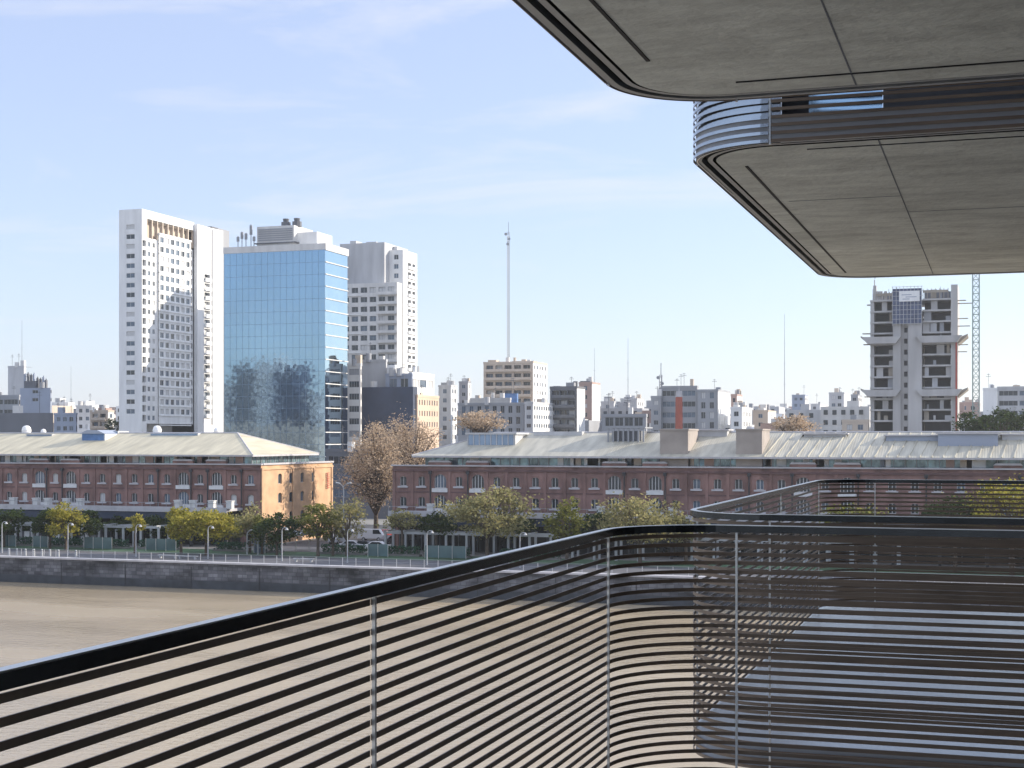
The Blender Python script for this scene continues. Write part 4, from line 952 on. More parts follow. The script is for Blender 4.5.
# ------------------------------------------------------------------ building under construction, crane mast
def construction():
    Y = 430.0; X = lambda px: xat(px, Y); Z = lambda py: zat(910, py, Y)
    t = thing('building_under_construction', 'raw concrete high rise under construction with open floors and a blue netted top', 'building', (X(912), Y, 0))
    D = 22.0
    for k in range(0, 14):
        z = Z(299 + 11 * k)
        if z < 3: continue
        q = MB(); q.box(X(870), X(893), Y, Y + D, z - .5, z); q.box(X(922.5), X(957.5), Y, Y + D, z - .5, z); 
        q.box(X(893) + .003, X(922.5) - .003, Y + 3, Y + D, z - .5, z)
        if k >= -1: q.build('floor_slab', RAWC, t)
        else: q.build('floor_slab', RAWC, t)
        # things left standing on the open floors
        for px in (873, 879, 885, 891) + tuple(range(927, 949, 7)):
            if random.random() < .5:
                q = MB(); x = X(px + random.uniform(-1, 1)); w = random.uniform(.18, 1.1); q.box(x - w, x + w, Y + .8, Y + 1.1, z + .004, z + random.choice([2.52, 2.52, 1.3])); q.build('partition', random.choice([RAWC, RAWC, RAWD, GREY, GREYL]), t)
        for a, b in ((871, 892.5), (923.5, 950)):
            q = MB(); q.box(X(a), X(b), Y + 7, Y + 7.3, z + .004, z + 2.52); q.build('inner_wall', DGREY, t)
    for a, b, yt, off in ((893, 901, 299, -.9), (908.5, 922, 316, -1.4), (951, 957.7, 286, -.35), (870.3, 874, 300, .25)):
        q = MB(); q.box(X(a), X(b), Y + off, Y + D * .8, 0, Z(yt)); q.build('concrete_shaft', RAWC, t)
    ops = [(X(904), X(907.5), Z(321.5 + 11 * k) , Z(321.5 + 11 * k) + 1.4) for k in range(11)]
    B = Bld.__new__(Bld); B.w = MB(); Bld.face(B, 'F', Y + .1, X(901), X(908.5), 0, Z(299), ops, 0, 1.2); B.w.box(X(901), X(908.5), Y + 1.31, Y + 3, 0, Z(299), 1); B.w.build('stair_wall', [RAWC, DGREY], t)
    # sloping formwork trays
    for py in (341, 394):
        for a, b in ((868, 897), (922, 958)):
            q = MB(); z = Z(py); q.prism([(X(a) - 1.6, z + 1.2), (X(a), z - .7), (X(b) - .2, z - .7), (X(b) + 1.2, z + 1.2)], 'y', Y - 2.6, Y - .95); q.build('formwork_platform', RAWC, t)
    for sx, px in ((-1, 870), (1, 958)):
        for py in (341, 394):
            q = MB(); x = X(px); z = Z(py); q.prism([(x, z - 1), (x + sx * 2.6, z + 1.2), (x + sx * 2.6, z + 1.7), (x, z + .6)], 'y', Y, Y + 12); q.build('side_platform', RAWD, t)
    # netted scaffold top with a pale banner
    q = MB(); q.box(X(893), X(922), Y - 1.7, Y - 1.5, Z(324), Z(289)); net = q.build('scaffold_net', NET, t)
    q = MB()
    for k in range(9): x = X(893 + k * 29 / 8); q.tube((x, Y - 1.85, Z(326)), (x, Y - 1.85, Z(286.5)), .07, n=5)
    for k in range(9): z = Z(324 - k * 4.6); q.tube((X(892), Y - 1.85, z), (X(923), Y - 1.85, z), .06, n=5)
    q.build('scaffold_tube', GREYL, net)
    q = MB(); q.box(X(899.5), X(920), Y - 2.05, Y - 1.96, Z(302), Z(291.5), 0)
    for k, (a, b, py) in enumerate(((902, 912, 295), (906, 917, 297.2), (903, 910, 299.2))): q.box(X(a), X(b), Y - 2.08, Y - 2.053, Z(py + .7), Z(py), 1)
    q.build('banner', [WHITE, BLUEG], t)
    for a, b, yt in ((876, 892, 291), (923, 948, 289)):
        q = MB(); z0 = Z(299) + .004
        for k in range(7): x = X(a + (b - a) * k / 6); q.tube((x, Y + .5, z0), (x, Y + .5, Z(yt)), .1, n=5)
        q.box(X(a), X(b), Y + .4, Y + .6, Z(yt + 4), Z(yt + 1.5)); q.build('edge_formwork', RAWD, t)
    q = MB()
    for px in range(872, 958, 4): x = X(px); q.tube((x, Y + 3, Z(299)), (x, Y + 3, Z(random.uniform(286, 293))), .07, n=4)
    q.build('starter_bar', DGREY, t)
    q = MB(); q.box(X(874) - .3, X(876), Y + 1, Y + 3, Z(299), Z(284)); q.tube((X(874), Y + 2, Z(284)), (X(874), Y + 2, Z(278)), .15); q.build('hoist_tower', RAWC, t)
    q = MB(); q.box(X(955.6), X(957), Y - .6, Y - .37, Z(436), Z(340)); q.build('hoist_rail', REDP, t)
    for py, b in ((301, 966), (304, 973), (319, 968), (326.5, 970), (345, 968), (352, 967)):
        q = MB(); q.box(X(957) + .2, X(b), Y + 1, Y + 2.2, Z(py + .7), Z(py)); q.build('landing_platform', RAWD, t)
    for py, a in ((303, 866.5), (332, 862), (343, 863), (396, 864)):
        q = MB(); q.box(X(a), X(870), Y + 1, Y + 3, Z(py + .8), Z(py)); q.build('landing_platform', RAWD, t)
construction()
def crane():
    Y = 424.0; xc = xat(976, Y); t = thing('tower_crane', 'grey green lattice mast of a tower crane right of the building under construction', 'crane', (xc, Y, 0))
    h = 1.0; zt = 78; q = MB()
    for sx in (-1, 1):
        for sy in (-1, 1): q.tube((xc + sx * h * .85, Y + sy * h * .85, 0), (xc + sx * h * .85, Y + sy * h * .85, zt), .15, n=5)
    z = 0; k = 0; st = 1.9
    while z < zt - st:
        for (ax, ay, bx, by) in ((-1, -1, 1, -1), (1, -1, 1, 1), (1, 1, -1, 1), (-1, 1, -1, -1)):
            a = (xc + ax * .85 * h, Y + ay * .85 * h); b = (xc + bx * .85 * h, Y + by * .85 * h)
            if k % 2: a, b = b, a
            q.tube((*a, z), (*b, z + st), .09, n=4, cap=False); q.tube((*a, z), (*b, z), .08, n=4, cap=False)
        z += st; k += 1
    m_ = mat('crane_grey_green', (.22, .29, .28), .5, .2, .1, 1)
    q.build('mast', m_, t)
    q = MB()
    for s_ in (-1, 1): q.tube((xc - 9, Y + s_ * .7, zt + .5), (xc + 40, Y + s_ * .7, zt + .5), .12)
    q.tube((xc - 9, Y, zt + 1.9), (xc + 40, Y, zt + 1.9), .12)
    for k in range(24):
        x = xc - 9 + k * 2; q.tube((x, Y - .7, zt + .5), (x + 1, Y, zt + 1.9), .07, n=4); q.tube((x + 1, Y, zt + 1.9), (x + 2, Y + .7, zt + .5), .07, n=4)
    q.build('jib', m_, t)
    q = MB(); q.box(xc + 1.1, xc + 2.9, Y - 1.9, Y - .8, zt - 1.6, zt + .4); q.build('cab', LAMPW, t)
    q = MB(); q.box(xc - 9, xc - 6.5, Y - .8, Y + .8, zt - 1.4, zt + .3); q.build('counterweight', RAWC, t)
crane()
# ------------------------------------------------------------------ masts and chimney
def lattice(name, label, px, ytop, Y, w, r, mm, dish=True):
    x = xat(px, Y); zt = zat(px, ytop, Y); t = thing(name, label, 'mast', (x, Y, 0)); q = MB(); P3 = [(x + w * math.cos(a), Y + w * math.sin(a)) for a in (math.pi / 2, math.pi * 7 / 6, math.pi * 11 / 6)]
    for p in P3: q.tube((*p, 0), (*p, zt - 4), r, n=4)
    z = 0; k = 0
    while z < zt - 6:
        for i in range(3):
            a, b = P3[i], P3[(i + 1) % 3]; q.tube((*a, z), (*b, z + w * 1.8), r * .7, n=3, cap=False)
        z += w * 1.8
    q.tube((x, Y, zt - 5), (x, Y, zt), r, n=5); q.build('lattice', mm, t)
    if dish:
        for dz, dx in ((5, -.9), (7, 1.1), (9, .2)):
            q = MB(); q.tube((x + dx * .7, Y - 1.6, zt - dz), (x + dx * .7, Y - 1.2, zt - dz), .6, .3, 10); q.build('dish', GREY, t)
    return t
MASTC = mat('mast_grey', (.33, .35, .38), .5, .3, .1, .2)
lattice('radio_mast', 'tallest lattice radio mast, above the beige balcony block in the centre', 508.5, 222, 560, .5, .11, MASTC)
lattice('radio_mast', 'short lattice mast with side dishes above the wide grey stepped office', 661, 363, 490, .5, .16, MASTC, True)
def pole(label, px, ytop, Y, r=.28):
    x = xat(px, Y); zt = zat(px, ytop, Y); t = thing('antenna_pole', label, 'antenna', (x, Y, 0), 'thin poles on the skyline')
    q = MB(); q.tube((x, Y, 0), (x, Y, zt * .6), r, r * .8, 6); q.tube((x, Y, zt * .6), (x, Y, zt), r * .8, r * .35, 6); q.build('shaft', MASTC, t)
    q = MB()
    for k in range(3):
        z = zt * (.55 + .13 * k); q.tube((x - r * 3, Y, z), (x + r * 3, Y, z), r * .3, n=4)
    q.build('crossbar', MASTC, t)
pole('thin pole at the far left, above the pale grey tower block', 22, 320, 800)
pole('faint short pole left of the white tower', 71, 366, 800, .2)
pole('thin pole above the brown tower with the sun whitened side', 594.5, 348, 900)
pole('thin pole above the two white grey blocks', 628, 338, 820)
pole('tallest thin pole, standing alone left of the building under construction', 784.5, 314, 820)
ch = thing('brick_chimney', 'round red brick chimney with a pale top in front of the grey office', 'chimney', (xat(679, 400), 400, 0))
q = MB(); x = xat(679, 400); q.tube((x, 400, 0), (x, 400, zat(679, 397, 400)), 1.15, .95, 14); q.build('shaft', mat('chimney_red', (.36, .10, .07), .8, 0, .15, .6), ch)
q = MB(); q.tube((x, 400, zat(679, 397, 400) + .003), (x, 400, zat(679, 391, 400)), 1.0, .9, 14); q.tube((x, 400, zat(679, 391, 400)), (x, 400, zat(679, 387, 400)), .2, .1, 6); q.build('top', STONE, ch)

# ------------------------------------------------------------------ trees
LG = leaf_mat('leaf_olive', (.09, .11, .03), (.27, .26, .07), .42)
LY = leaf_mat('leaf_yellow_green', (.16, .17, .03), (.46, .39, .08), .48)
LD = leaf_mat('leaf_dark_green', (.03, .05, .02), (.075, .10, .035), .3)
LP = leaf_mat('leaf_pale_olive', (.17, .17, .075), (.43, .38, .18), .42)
LB = leaf_mat('leaf_dry_brown', (.37, .275, .19), (.66, .52, .38), .42)
def leaves(cent, rad, nclump, per, size, seed, clump=.28, flat=.75, shell=.55):
    """leaf-sized quads gathered in clumps through an ellipsoid"""
    r = np.random.default_rng(seed)
    d = r.normal(size=(nclump, 3)); d /= np.linalg.norm(d, axis=1)[:, None]
    rr = shell + (1 - shell) * r.random(nclump) ** .6; rr *= r.uniform(.75, 1.12, nclump)
    C = d * rr[:, None]; C = C[C[:, 2] > -.75]; nclump = len(C)
    cs = r.uniform(.55, 1.35, nclump) * clump
    pts = (C[:, None, :] + r.normal(size=(nclump, per, 3)) * cs[:, None, None] * np.array([1, 1, flat]) * .62).reshape(-1, 3)
    pts = pts * np.array(rad) + np.array(cent); n = len(pts)
    u = r.normal(size=(n, 3)); u[:, 2] *= .6; u /= np.linalg.norm(u, axis=1)[:, None]
    v = np.cross(u, r.normal(size=(n, 3))); v /= np.linalg.norm(v, axis=1)[:, None]
    s_ = size * r.uniform(.5, 1.3, n)[:, None]
    V = np.stack([pts - u * s_, pts + v * s_ * .55, pts + u * s_, pts - v * s_ * .55], 1).reshape(-1, 3)
    return V, C * np.array(rad) + np.array(cent)
def tree(name, label, px, ytop, ycb, wpx, Y, lm, seed, nclump=34, per=70, size=.26, clump=.3, group=None, shell=.5, base=0, lean=0, dens=1.0):
    x = xat(px, Y); mpp = dep(px, Y) / F
    zt = zat(px, ytop, Y); zb = max(zat(px, ycb, Y), base + 1.4); w = wpx * mpp / 2; cz = (zt + zb) / 2; h = (zt - zb) / 2
    rnd = random.Random(seed); t = thing(name, label, 'tree', (x, Y, base), group)
    cent = (x + lean, Y, cz)
    V, C = leaves(cent, (w, w * .9, h), int(nclump * dens), per, size, seed, clump, shell=shell)
    me = bpy.data.meshes.new('crown'); n = len(V) // 4; me.vertices.add(len(V)); me.vertices.foreach_set('co', V.astype(np.float32).ravel())
    me.loops.add(4 * n); me.loops.foreach_set('vertex_index', np.arange(4 * n, dtype=np.int32)); me.polygons.add(n)
    me.polygons.foreach_set('loop_start', np.arange(0, 4 * n, 4, dtype=np.int32)); me.polygons.foreach_set('loop_total', np.full(n, 4, dtype=np.int32))
    me.update(calc_edges=True); me.materials.append(lm)
    o = bpy.data.objects.new('crown', me); COL.objects.link(o); hang(o, t)
    q = MB(); r0 = .10 + .022 * (zt - base); fork = Vector((x + lean * .4, Y, base + (zb - base) * .9 + .2)); q.tube((x, Y, base - .1), fork, r0, r0 * .7, 8)
    for c in C[::2]:
        cv = Vector(c); mid = fork.lerp(cv, .5) + Vector((rnd.uniform(-.3, .3), rnd.uniform(-.3, .3), .25 * h)); q.tube(fork, mid, r0 * .42, r0 * .25, 5, cap=False); q.tube(mid, cv, r0 * .25, r0 * .06, 4, cap=False)
        for _ in range(2):
            e = cv + Vector((rnd.gauss(0, 1), rnd.gauss(0, 1), abs(rnd.gauss(0, .8)))) * w * .25; q.tube(mid.lerp(cv, .6), e, r0 * .12, r0 * .03, 3, cap=False)
    q.build('trunk', WOODT, t)
    return t
GQ = 'trees along the quay promenade'
T = [
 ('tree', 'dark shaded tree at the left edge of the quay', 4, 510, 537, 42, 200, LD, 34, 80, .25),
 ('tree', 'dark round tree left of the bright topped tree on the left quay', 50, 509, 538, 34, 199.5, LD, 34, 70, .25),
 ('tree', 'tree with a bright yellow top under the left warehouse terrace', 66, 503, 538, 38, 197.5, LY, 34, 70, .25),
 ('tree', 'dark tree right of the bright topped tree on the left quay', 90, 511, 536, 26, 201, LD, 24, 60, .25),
 ('tree', 'small orange yellow tree alone in front of the left pergola', 135, 514, 532, 20, 195.5, LY, 16, 50, .22),
 ('tree', 'upright yellow green tree beside the widest round tree', 181, 508, 541, 30, 197, LY, 28, 70, .25),
 ('tree', 'widest round yellow green tree before the left warehouse', 206, 510, 541, 56, 195.5, LY, 48, 80, .25),
 ('tree', 'pale olive tree at the corner of the ochre gable', 250, 507, 539, 46, 202, LP, 34, 60, .25),
 ('tree', 'dark green tree in front of the ochre gable', 277, 515, 545, 46, 197.5, LD, 36, 70, .26),
 ('tree', 'olive tree at the right end of the ochre gable', 318, 502, 541, 42, 199, LG, 36, 55, .25),
 ('tree', 'sparse yellowish tree below the double street lamp', 347, 499, 541, 44, 201, LP, 32, 45, .24),
 ('tree', 'small pale sparse tree at the left end of the long warehouse', 402, 508, 530, 36, 204.5, LP, 26, 40, .24),
 ('tree', 'dark low tree between the pergola and the long warehouse', 436, 513, 535, 36, 205.5, LD, 28, 60, .25),
 ('tree', 'broad tree with a sunlit yellow top before the long warehouse', 487, 490, 538, 84, 201, LP, 64, 75, .26),
 ('tree', 'dark green tree in front of the terrace, left of the railing bend', 567, 502, 545, 36, 198, LG, 34, 70, .25),
 ('tree', 'broad pale green tree just above the bend of the nearest railing', 640, 495, 545, 78, 199, LP, 66, 75, .25),
 ('tree', 'pale green tree half hidden by the start of the second railing', 686, 500, 545, 40, 202, LP, 30, 60, .25),
 ('tree', 'tree seen through the slats of the second railing, left of the yellow one', 856, 506, 545, 70, 202, LG, 36, 70, .26),
 ('tree', 'yellow tree seen through the slats at the right edge', 1012, 480, 540, 92, 199, LY, 60, 80, .26),
 ('tree', 'dark tree seen through the slats, left of the yellow tree at the right edge', 955, 497, 540, 70, 202.5, LD, 44, 70, .26),

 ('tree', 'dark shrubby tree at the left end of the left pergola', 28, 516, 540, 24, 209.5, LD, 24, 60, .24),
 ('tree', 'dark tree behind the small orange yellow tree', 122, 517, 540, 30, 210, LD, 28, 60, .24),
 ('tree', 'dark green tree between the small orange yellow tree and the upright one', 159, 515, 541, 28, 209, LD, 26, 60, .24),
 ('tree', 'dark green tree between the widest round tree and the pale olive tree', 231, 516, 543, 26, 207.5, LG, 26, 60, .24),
 ('tree', 'thin olive tree left of the dark green tree before the gable', 262, 514, 546, 24, 200, LG, 20, 50, .22),
 ('tree', 'thin pale tree between the two olive trees at the right end of the gable', 333, 509, 545, 22, 201, LP, 18, 45, .22),
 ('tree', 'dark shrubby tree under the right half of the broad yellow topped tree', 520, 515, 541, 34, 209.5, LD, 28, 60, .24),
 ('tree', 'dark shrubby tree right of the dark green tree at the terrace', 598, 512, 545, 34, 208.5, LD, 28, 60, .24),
]
for i, (nm, lab, px, yt, yb, w, Y, lm, nc, per, sz) in enumerate(T): tree(nm, lab, px, yt, yb, w, Y, lm, 100 + i, nc, per, sz, group=GQ)
# sunlit bright upper crowns are left to the sun; the winter trees behind are bare-brown
tree('bare_tree', 'tall brown winter tree in the gap between the warehouses', 376, 423, 514, 72, 236, LB, 301, 170, 70, .2, .2, 'brown winter trees', shell=.25)
tree('bare_tree', 'tall brown winter tree behind the first, left of the long warehouse roof', 410, 415, 496, 78, 262, LB, 302, 170, 70, .2, .2, 'brown winter trees', shell=.25)
tree('bare_tree', 'low brown winter tree behind the lantern of the grey roof', 480, 410, 432, 52, 330, LB, 303, 40, 60, .3, .3, 'brown winter trees', shell=.3)
tree('bare_tree', 'brown winter tree beyond the grey roof, right of the concrete shafts', 793, 414, 438, 42, 340, LB, 304, 40, 55, .3, .28, 'brown winter trees', shell=.3)
for i, (px, yt, w, Y, lab) in enumerate(((975, 412, 40, 340, 'dark tree behind the grey roof, left of the darkest one'), (1000, 408, 44, 345, 'darkest tall tree behind the right end of the grey roof'), (1026, 413, 44, 350, 'dark tree cut off by the right edge behind the grey roof'))):
    tree('dark_tree', lab, px, yt, 442, w, Y, LD, 320 + i, 40, 60, .34, .3, 'dark trees beyond the grey roof')
tree('dark_tree', 'dark tree between the cream block and the white tower', 114, 419, 436, 18, 430, LD, 330, 20, 40, .4, .3)

# ------------------------------------------------------------------ quay furniture
def hedge(label, a, b, Y, h, mm, seed):
    x0, x1 = xat(a, Y), xat(b, Y); r = np.random.default_rng(seed); n = int((x1 - x0) * 110)
    P = np.stack([r.uniform(x0, x1, n), Y + r.uniform(-.5, .5, n), h * r.uniform(.05, 1, n) ** .8 + r.normal(0, .06, n)], 1)
    u = r.normal(size=(n, 3)); u /= np.linalg.norm(u, axis=1)[:, None]; v = np.cross(u, r.normal(size=(n, 3))); v /= np.linalg.norm(v, axis=1)[:, None]; s_ = .17
    V = np.stack([P - u * s_, P + v * s_ * .6, P + u * s_, P - v * s_ * .6], 1).reshape(-1, 3)
    m = bpy.data.meshes.new('hedge'); m.from_pydata(V.tolist(), [], [(4 * i, 4 * i + 1, 4 * i + 2, 4 * i + 3) for i in range(n)]); m.materials.append(mm)
    t = thing('hedge', label, 'hedge', ((x0 + x1) / 2, Y, 0), 'clipped hedges on the promenade')
    o = bpy.data.objects.new('foliage', m); COL.objects.link(o); hang(o, t)
    q = MB(); q.box(x0 - .1, x1 + .1, Y - .55, Y + .55, .012, .3); q.build('planter', SETT, t)
LH = leaf_mat('leaf_hedge', (.03, .085, .05), (.07, .15, .085), .25)
for i, (a, b, lab) in enumerate(((-4, 17, 'first clipped green hedge from the left edge of the quay'), (20, 48, 'clipped green hedge below the small bright kiosk opening'), (52, 82, 'clipped green hedge below the bright yellow topped tree'), (97, 128, 'clipped green hedge left of the small orange yellow tree'), (140, 178, 'clipped green hedge right of the small orange yellow tree'), (215, 246, 'clipped green hedge right of the widest round tree'), (262, 282, 'clipped green hedge at the foot of the dark green tree'), (322, 366, 'clipped green hedge below the parked cars'), (384, 420, 'clipped green hedge at the left end of the regular pergola'), (424, 470, 'clipped green hedge below the broad yellow topped tree'), (500, 560, 'clipped green hedge behind the rising handrail'))):
    hedge(lab, a, b, 203.4, 1.45, LH, 400 + i)
def screen(label, a, b, Y, h):
    t = thing('glass_screen', label, 'screen', ((xat(a, Y) + xat(b, Y)) / 2, Y, 0), 'teal glass screens on the promenade'); x0, x1 = xat(a, Y), xat(b, Y); n = max(2, int((x1 - x0) / 1.6))
    q = MB(); q.box(x0, x1, Y, Y + .04, .15, h); q.build('pane', mat('teal_glass', (.09, .15, .155), .15, 0, .2, .5), t)
    q = MB()
    for k in range(n + 1): x = x0 + (x1 - x0) * k / n; q.box(x - .04, x + .04, Y - .05, Y - .003, 0, h + .05)
    q.build('frame', STEEL, t)
for a, b, lab in ((2, 16, 'teal glass screen at the left edge of the quay'), (33, 48, 'teal glass screen left of the bright topped tree'), (84, 112, 'long teal glass screen in front of the left pergola'), (146, 176, 'teal glass screen left of the upright yellow green tree'), (368, 388, 'teal glass screen in front of the parked cars'), (425, 466, 'teal glass screen below the broad yellow topped tree')):
    screen(lab, a, b, 200.5, 1.9)

fence = thing('quay_railing', 'low steel railing along the edge of the far quay', 'railing', (-70, 185.2, .09))
q = MB(); q.tube((-158, 185.2, 1.15), (8, 185.2, 1.15), .025, n=5); q.tube((-158, 185.2, .65), (8, 185.2, .65), .018, n=5); q.build('rail', GREY, fence)
pm = MB(); pm.tube((0, 0, .0), (0, 0, 1.15), .04, n=6); pme = pm.mesh('post', [GREYL])
for k in range(84): put('post', pme, (-157.5 + 2.0 * k, 185.2, 0), 0, fence)

bol = thing('bollard', 'x', 'bollard', (xat(9, 186.2), 186.2, .004), 'white bollards on the left quay edge')
q = MB(); x, y = xat(9, 186.2), 186.2
q.tube((x, y, .004), (x, y, .95), .17, .15, 10); q.tube((x, y, .95), (x, y, 1.1), .15, .05, 10); q.build('shaft', LAMPW, bol)
q = MB(); q.tube((x, y, .80), (x, y, .88), .175, .175, 10); q.build('band', DGREY, bol)
bl = ['white bollard nearest the left edge of the picture', 'second white bollard from the left edge of the picture', 'third white bollard from the left edge of the picture', 'white bollard in the middle of the row on the left quay', 'fifth white bollard from the left edge of the picture', 'third white bollard from the right end of the row', 'second white bollard from the right end of the row', 'white bollard at the right end of the row, below the bright topped tree']
bol['label'] = bl[0]
for k, px in enumerate((17, 25.5, 34, 42, 50, 58.5, 76)): dup(bol, (xat(px, 186.2), 186.2, .004), 0, bl[k + 1])

def lamp():
    t = thing('street_lamp', 'x', 'street lamp', (0, 0, 0), 'short street lamps on the promenade')
    q = MB(); q.tube((0, 0, 0), (0, 0, .5), .12, .10, 8); q.tube((0, 0, .5), (0, 0, 4.3), .085, .06, 8); q.build('pole', LAMPW, t)
    q = MB(); pts = [(0, 4.3), (.12, 4.6), (.4, 4.75), (.75, 4.7)]
    for (a, b), (c, d) in zip(pts[:-1], pts[1:]): q.tube((a, 0, b), (c, 0, d), .045, n=6)
    q.build('arm', LAMPW, t)
    q = MB(); q.tube((.75, 0, 4.72), (.75, 0, 4.42), .08, .26, 10); q.build('lamp_shade', LAMPW, t)
    return t
lm0 = lamp(); first = True
for px, lab in ((2, 'short white street lamp at the left edge of the quay'), (68, 'short white street lamp below the bright topped tree'), (136, 'short white street lamp beside the small orange yellow tree'), (208, 'short white street lamp in front of the widest round tree'), (282, 'short white street lamp in front of the dark green tree'), (347.5, 'short white street lamp below the sparse yellowish tree'), (427, 'short white street lamp by the rising handrail'), (520, 'short white street lamp partly hidden by the handrail')):
    loc = (xat(px, 190), 190, .004)
    if first: lm0.location = loc; lm0['label'] = lab; first = False
    else: dup(lm0, loc, 0, lab)
dl = thing('street_lamp', 'tall double armed street lamp beside the ochre gable', 'street lamp', (xat(343.5, 214), 214, 0))
x = xat(343.5, 214); zt = zat(343, 486, 214); q = MB(); q.tube((x, 214, 0), (x, 214, zt), .14, .08, 8); q.build('pole', LAMPW, dl)
for s_ in (-1, 1):
    q = MB(); q.tube((x, 214, zt - .1), (x + s_ * .6, 214, zt + .35), .05, n=6); q.build('arm', LAMPW, dl)
    q = MB(); q.tube((x + s_ * .6, 214, zt + .38), (x + s_ * 1.3, 214, zt + .5), .10, .16, 8); q.build('lamp_head', LAMPW, dl)

def car(label, x, y, rz, paint, group='cars parked between the warehouses', van=False):
    t = thing('parked_car', label, 'van' if van else 'car', (x, y, .008), group, rz)
    def B_(nm, q, m_): o = bpy.data.objects.new(nm, q.mesh(nm, m_)); COL.objects.link(o); o.parent = t; return o
    if van: prof = [(-2.4, .35), (2.4, .35), (2.45, .95), (1.9, 1.15), (1.35, 2.0), (-2.35, 2.05), (-2.45, 1.2)]; gl = [(1.75, 1.2), (1.28, 1.92), (.3, 1.92), (.3, 1.2)]
    else: prof = [(-2.1, .32), (2.1, .32), (2.15, .70), (1.95, .88), (1.0, .98), (.35, 1.42), (-.95, 1.45), (-1.65, 1.02), (-2.1, .95)]; gl = [(.9, .99), (.32, 1.37), (-.9, 1.39), (-1.45, 1.0)]
    q = MB(); q.prism(prof, 'y', -.82, .82); b = B_('body', q, [paint]); bv = b.modifiers.new('soft', 'BEVEL'); bv.width = .09; bv.segments = 2
    q = MB(); q.prism(gl, 'y', -.832, .832); B_('window', q, [DARKGL])
    for sx in (-1.3, 1.3):
        for sy in (-1, 1):
            q = MB(); q.tube((sx, sy * .62, .32), (sx, sy * .85, .32), .32, n=14); w_ = B_('wheel', q, [TYRE]); q = MB(); q.tube((sx, sy * .851, .32), (sx, sy * .87, .32), .18, n=10); r_ = bpy.data.objects.new('rim', q.mesh('rim', [STEEL])); COL.objects.link(r_); r_.parent = w_
    for sy in (-.6, .6):
        q = MB(); q.box(2.10, 2.17, sy - .16, sy + .16, .66, .80); B_('headlight', q, [WHITE])
for lab, px, Y, rz, c, van in (('white parked car at the right end of the short row in the gap', 379, 212, .1, 'white', False), ('dark grey parked car in the middle of the short row in the gap', 366, 213, 0, 'black', False), ('silver parked car at the left end of the short row in the gap', 353, 212.5, .1, 'silver', False), ('white van farther back in the gap between the warehouses', 372, 232, .2, 'white', True), ('grey car behind the others near the corner of the long warehouse', 391, 226, 1.2, 'grey', False), ('red car at the back of the gap near the long warehouse', 387, 240, 1.4, 'red', False), ('silver car beside the ochre gable', 338, 224, 1.5, 'silver', False)):
    car(lab, xat(px, Y), Y, rz, CARM[c], van=van)

def parasol(label, px, Y, h=2.7, r=1.9):
    x = xat(px, Y); t = thing('parasol', label, 'parasol', (x, Y, 0), 'grey parasols below the gable'); q = MB()
    n = 8; i0 = (x, Y, h + .55); ring = [(x + r * math.cos(2 * math.pi * k / n), Y + r * math.sin(2 * math.pi * k / n), h) for k in range(n)]
    for k in range(n): q.poly([i0, ring[k], ring[(k + 1) % n]]); a, b = ring[k], ring[(k + 1) % n]; q.quad(a, (a[0], a[1], h - .22), (b[0], b[1], h - .22), b)
    q.build('canopy', GREY, t); q = MB(); q.tube((x, Y, 0), (x, Y, h + .5), .05); q.build('pole', STEEL, t)
parasol('grey parasol under the middle of the ochre gable', 296, 207); parasol('grey parasol under the right half of the ochre gable', 309, 208.5, 2.9, 2.2)
ar = thing('entrance_arch', 'white arched glass entrance frame at the foot of the pale olive tree', 'arch', (xat(252, 199), 199, 0))
xa, xb = xat(247, 199), xat(258, 199); xm = (xa + xb) / 2; w = (xb - xa) / 2; q = MB()
for yy in (199, 201.2):
    q.tube((xa, yy, 0), (xa, yy, 2.9), .1, n=6); q.tube((xb, yy, 0), (xb, yy, 2.9), .1, n=6); pts = [(xm + w * math.cos(a), 2.9 + .8 * math.sin(a)) for a in np.linspace(math.pi, 0, 9)]
    for (a, b), (c, d) in zip(pts[:-1], pts[1:]): q.tube((a, yy, b), (c, yy, d), .1, n=6)
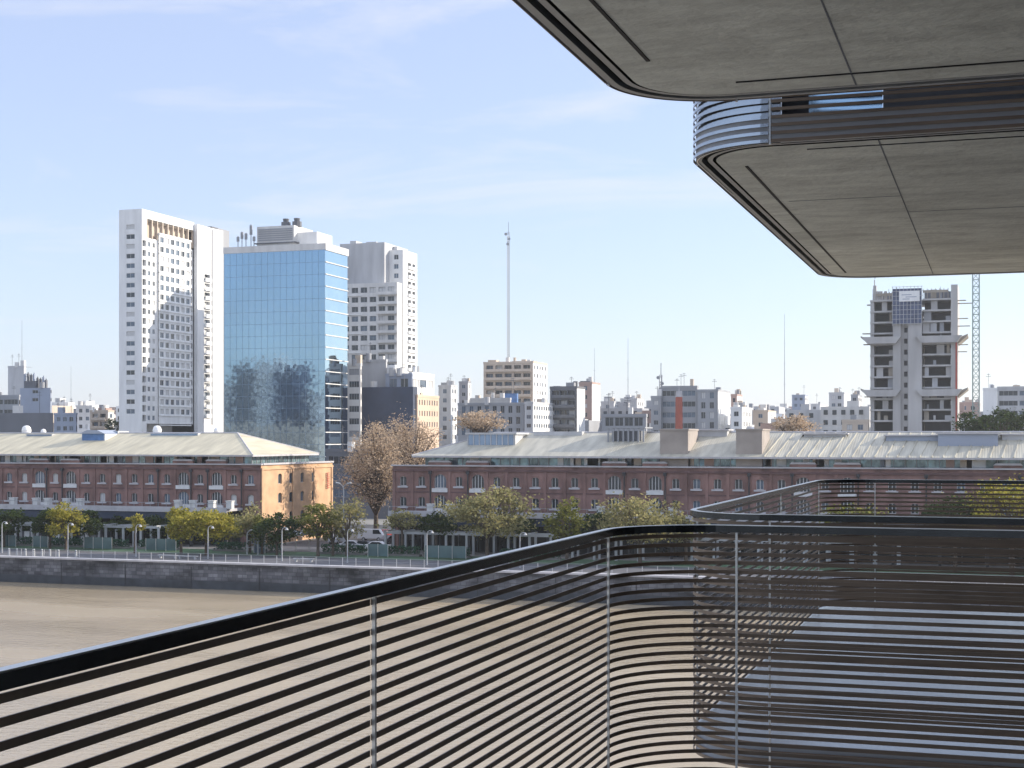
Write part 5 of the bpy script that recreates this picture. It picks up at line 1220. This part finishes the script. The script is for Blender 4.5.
for zz in (1.0, 2.0, 2.9): q.tube((xa, 199, zz), (xa, 201.2, zz), .06, n=5); q.tube((xb, 199, zz), (xb, 201.2, zz), .06, n=5)
q.build('frame', LAMPW, ar); q = MB(); q.box(xa + .1, xb - .1, 201.15, 201.19, .1, 3.2); q.build('pane', GL2, ar)
def bench(label, px, Y):
    x = xat(px, Y); t = thing('bench', label, 'bench', (x, Y, .004), 'white benches on the quay'); q = MB(); q.box(x - 1.6, x + 1.6, Y, Y + .5, .42, .5); q.build('seat', LAMPW, t)
    for s_ in (-1.2, 1.2): q = MB(); q.box(x + s_ - .1, x + s_ + .1, Y + .05, Y + .45, .004, .417); q.build('leg', LAMPW, t)
bench('white bench on the quay left of the short lamp before the widest tree', 167, 188.5); bench('white bench on the quay under the upright yellow green tree', 187, 188.2); bench('white bench on the quay right of the arched entrance frame', 303, 189)
def kiosk(label, px, Y, w=3.0):
    x = xat(px, Y); t = thing('kiosk', label, 'kiosk', (x, Y, 0), 'small white fronted kiosks under the arcade'); q = MB(); q.box(x - w / 2, x + w / 2, Y, Y + 2, 0, 2.5, 0); q.build('body', DGREY, t)
    q = MB(); q.box(x - .5, x + .5, Y - .06, Y - .003, 1.0, 2.0); q.build('notice', WHITE, t)
for px, lab in ((27, 'dark kiosk with a white notice left of the bright topped tree'), (57, 'dark kiosk with a white notice under the bright topped tree'), (88, 'dark kiosk with a white notice right of the bright topped tree')): kiosk(lab, px, 208.6)

# ------------------------------------------------------------------ the air: light haze over the city
hz = MB(); hz.box(-1900, 1100, -260, 2700, WL - 1.6, 140)
hm = bpy.data.materials.new('thin_haze'); hm.use_nodes = True; t = hm.node_tree; t.nodes.clear()
vol = N(t, 'ShaderNodeVolumePrincipled'); vol.inputs['Color'].default_value = (.90, .93, .96, 1); vol.inputs['Density'].default_value = .00014; vol.inputs['Anisotropy'].default_value = .3
om = N(t, 'ShaderNodeOutputMaterial'); t.links.new(vol.outputs[0], om.inputs['Volume'])
tag(hz.build('haze', hm), kind='stuff')
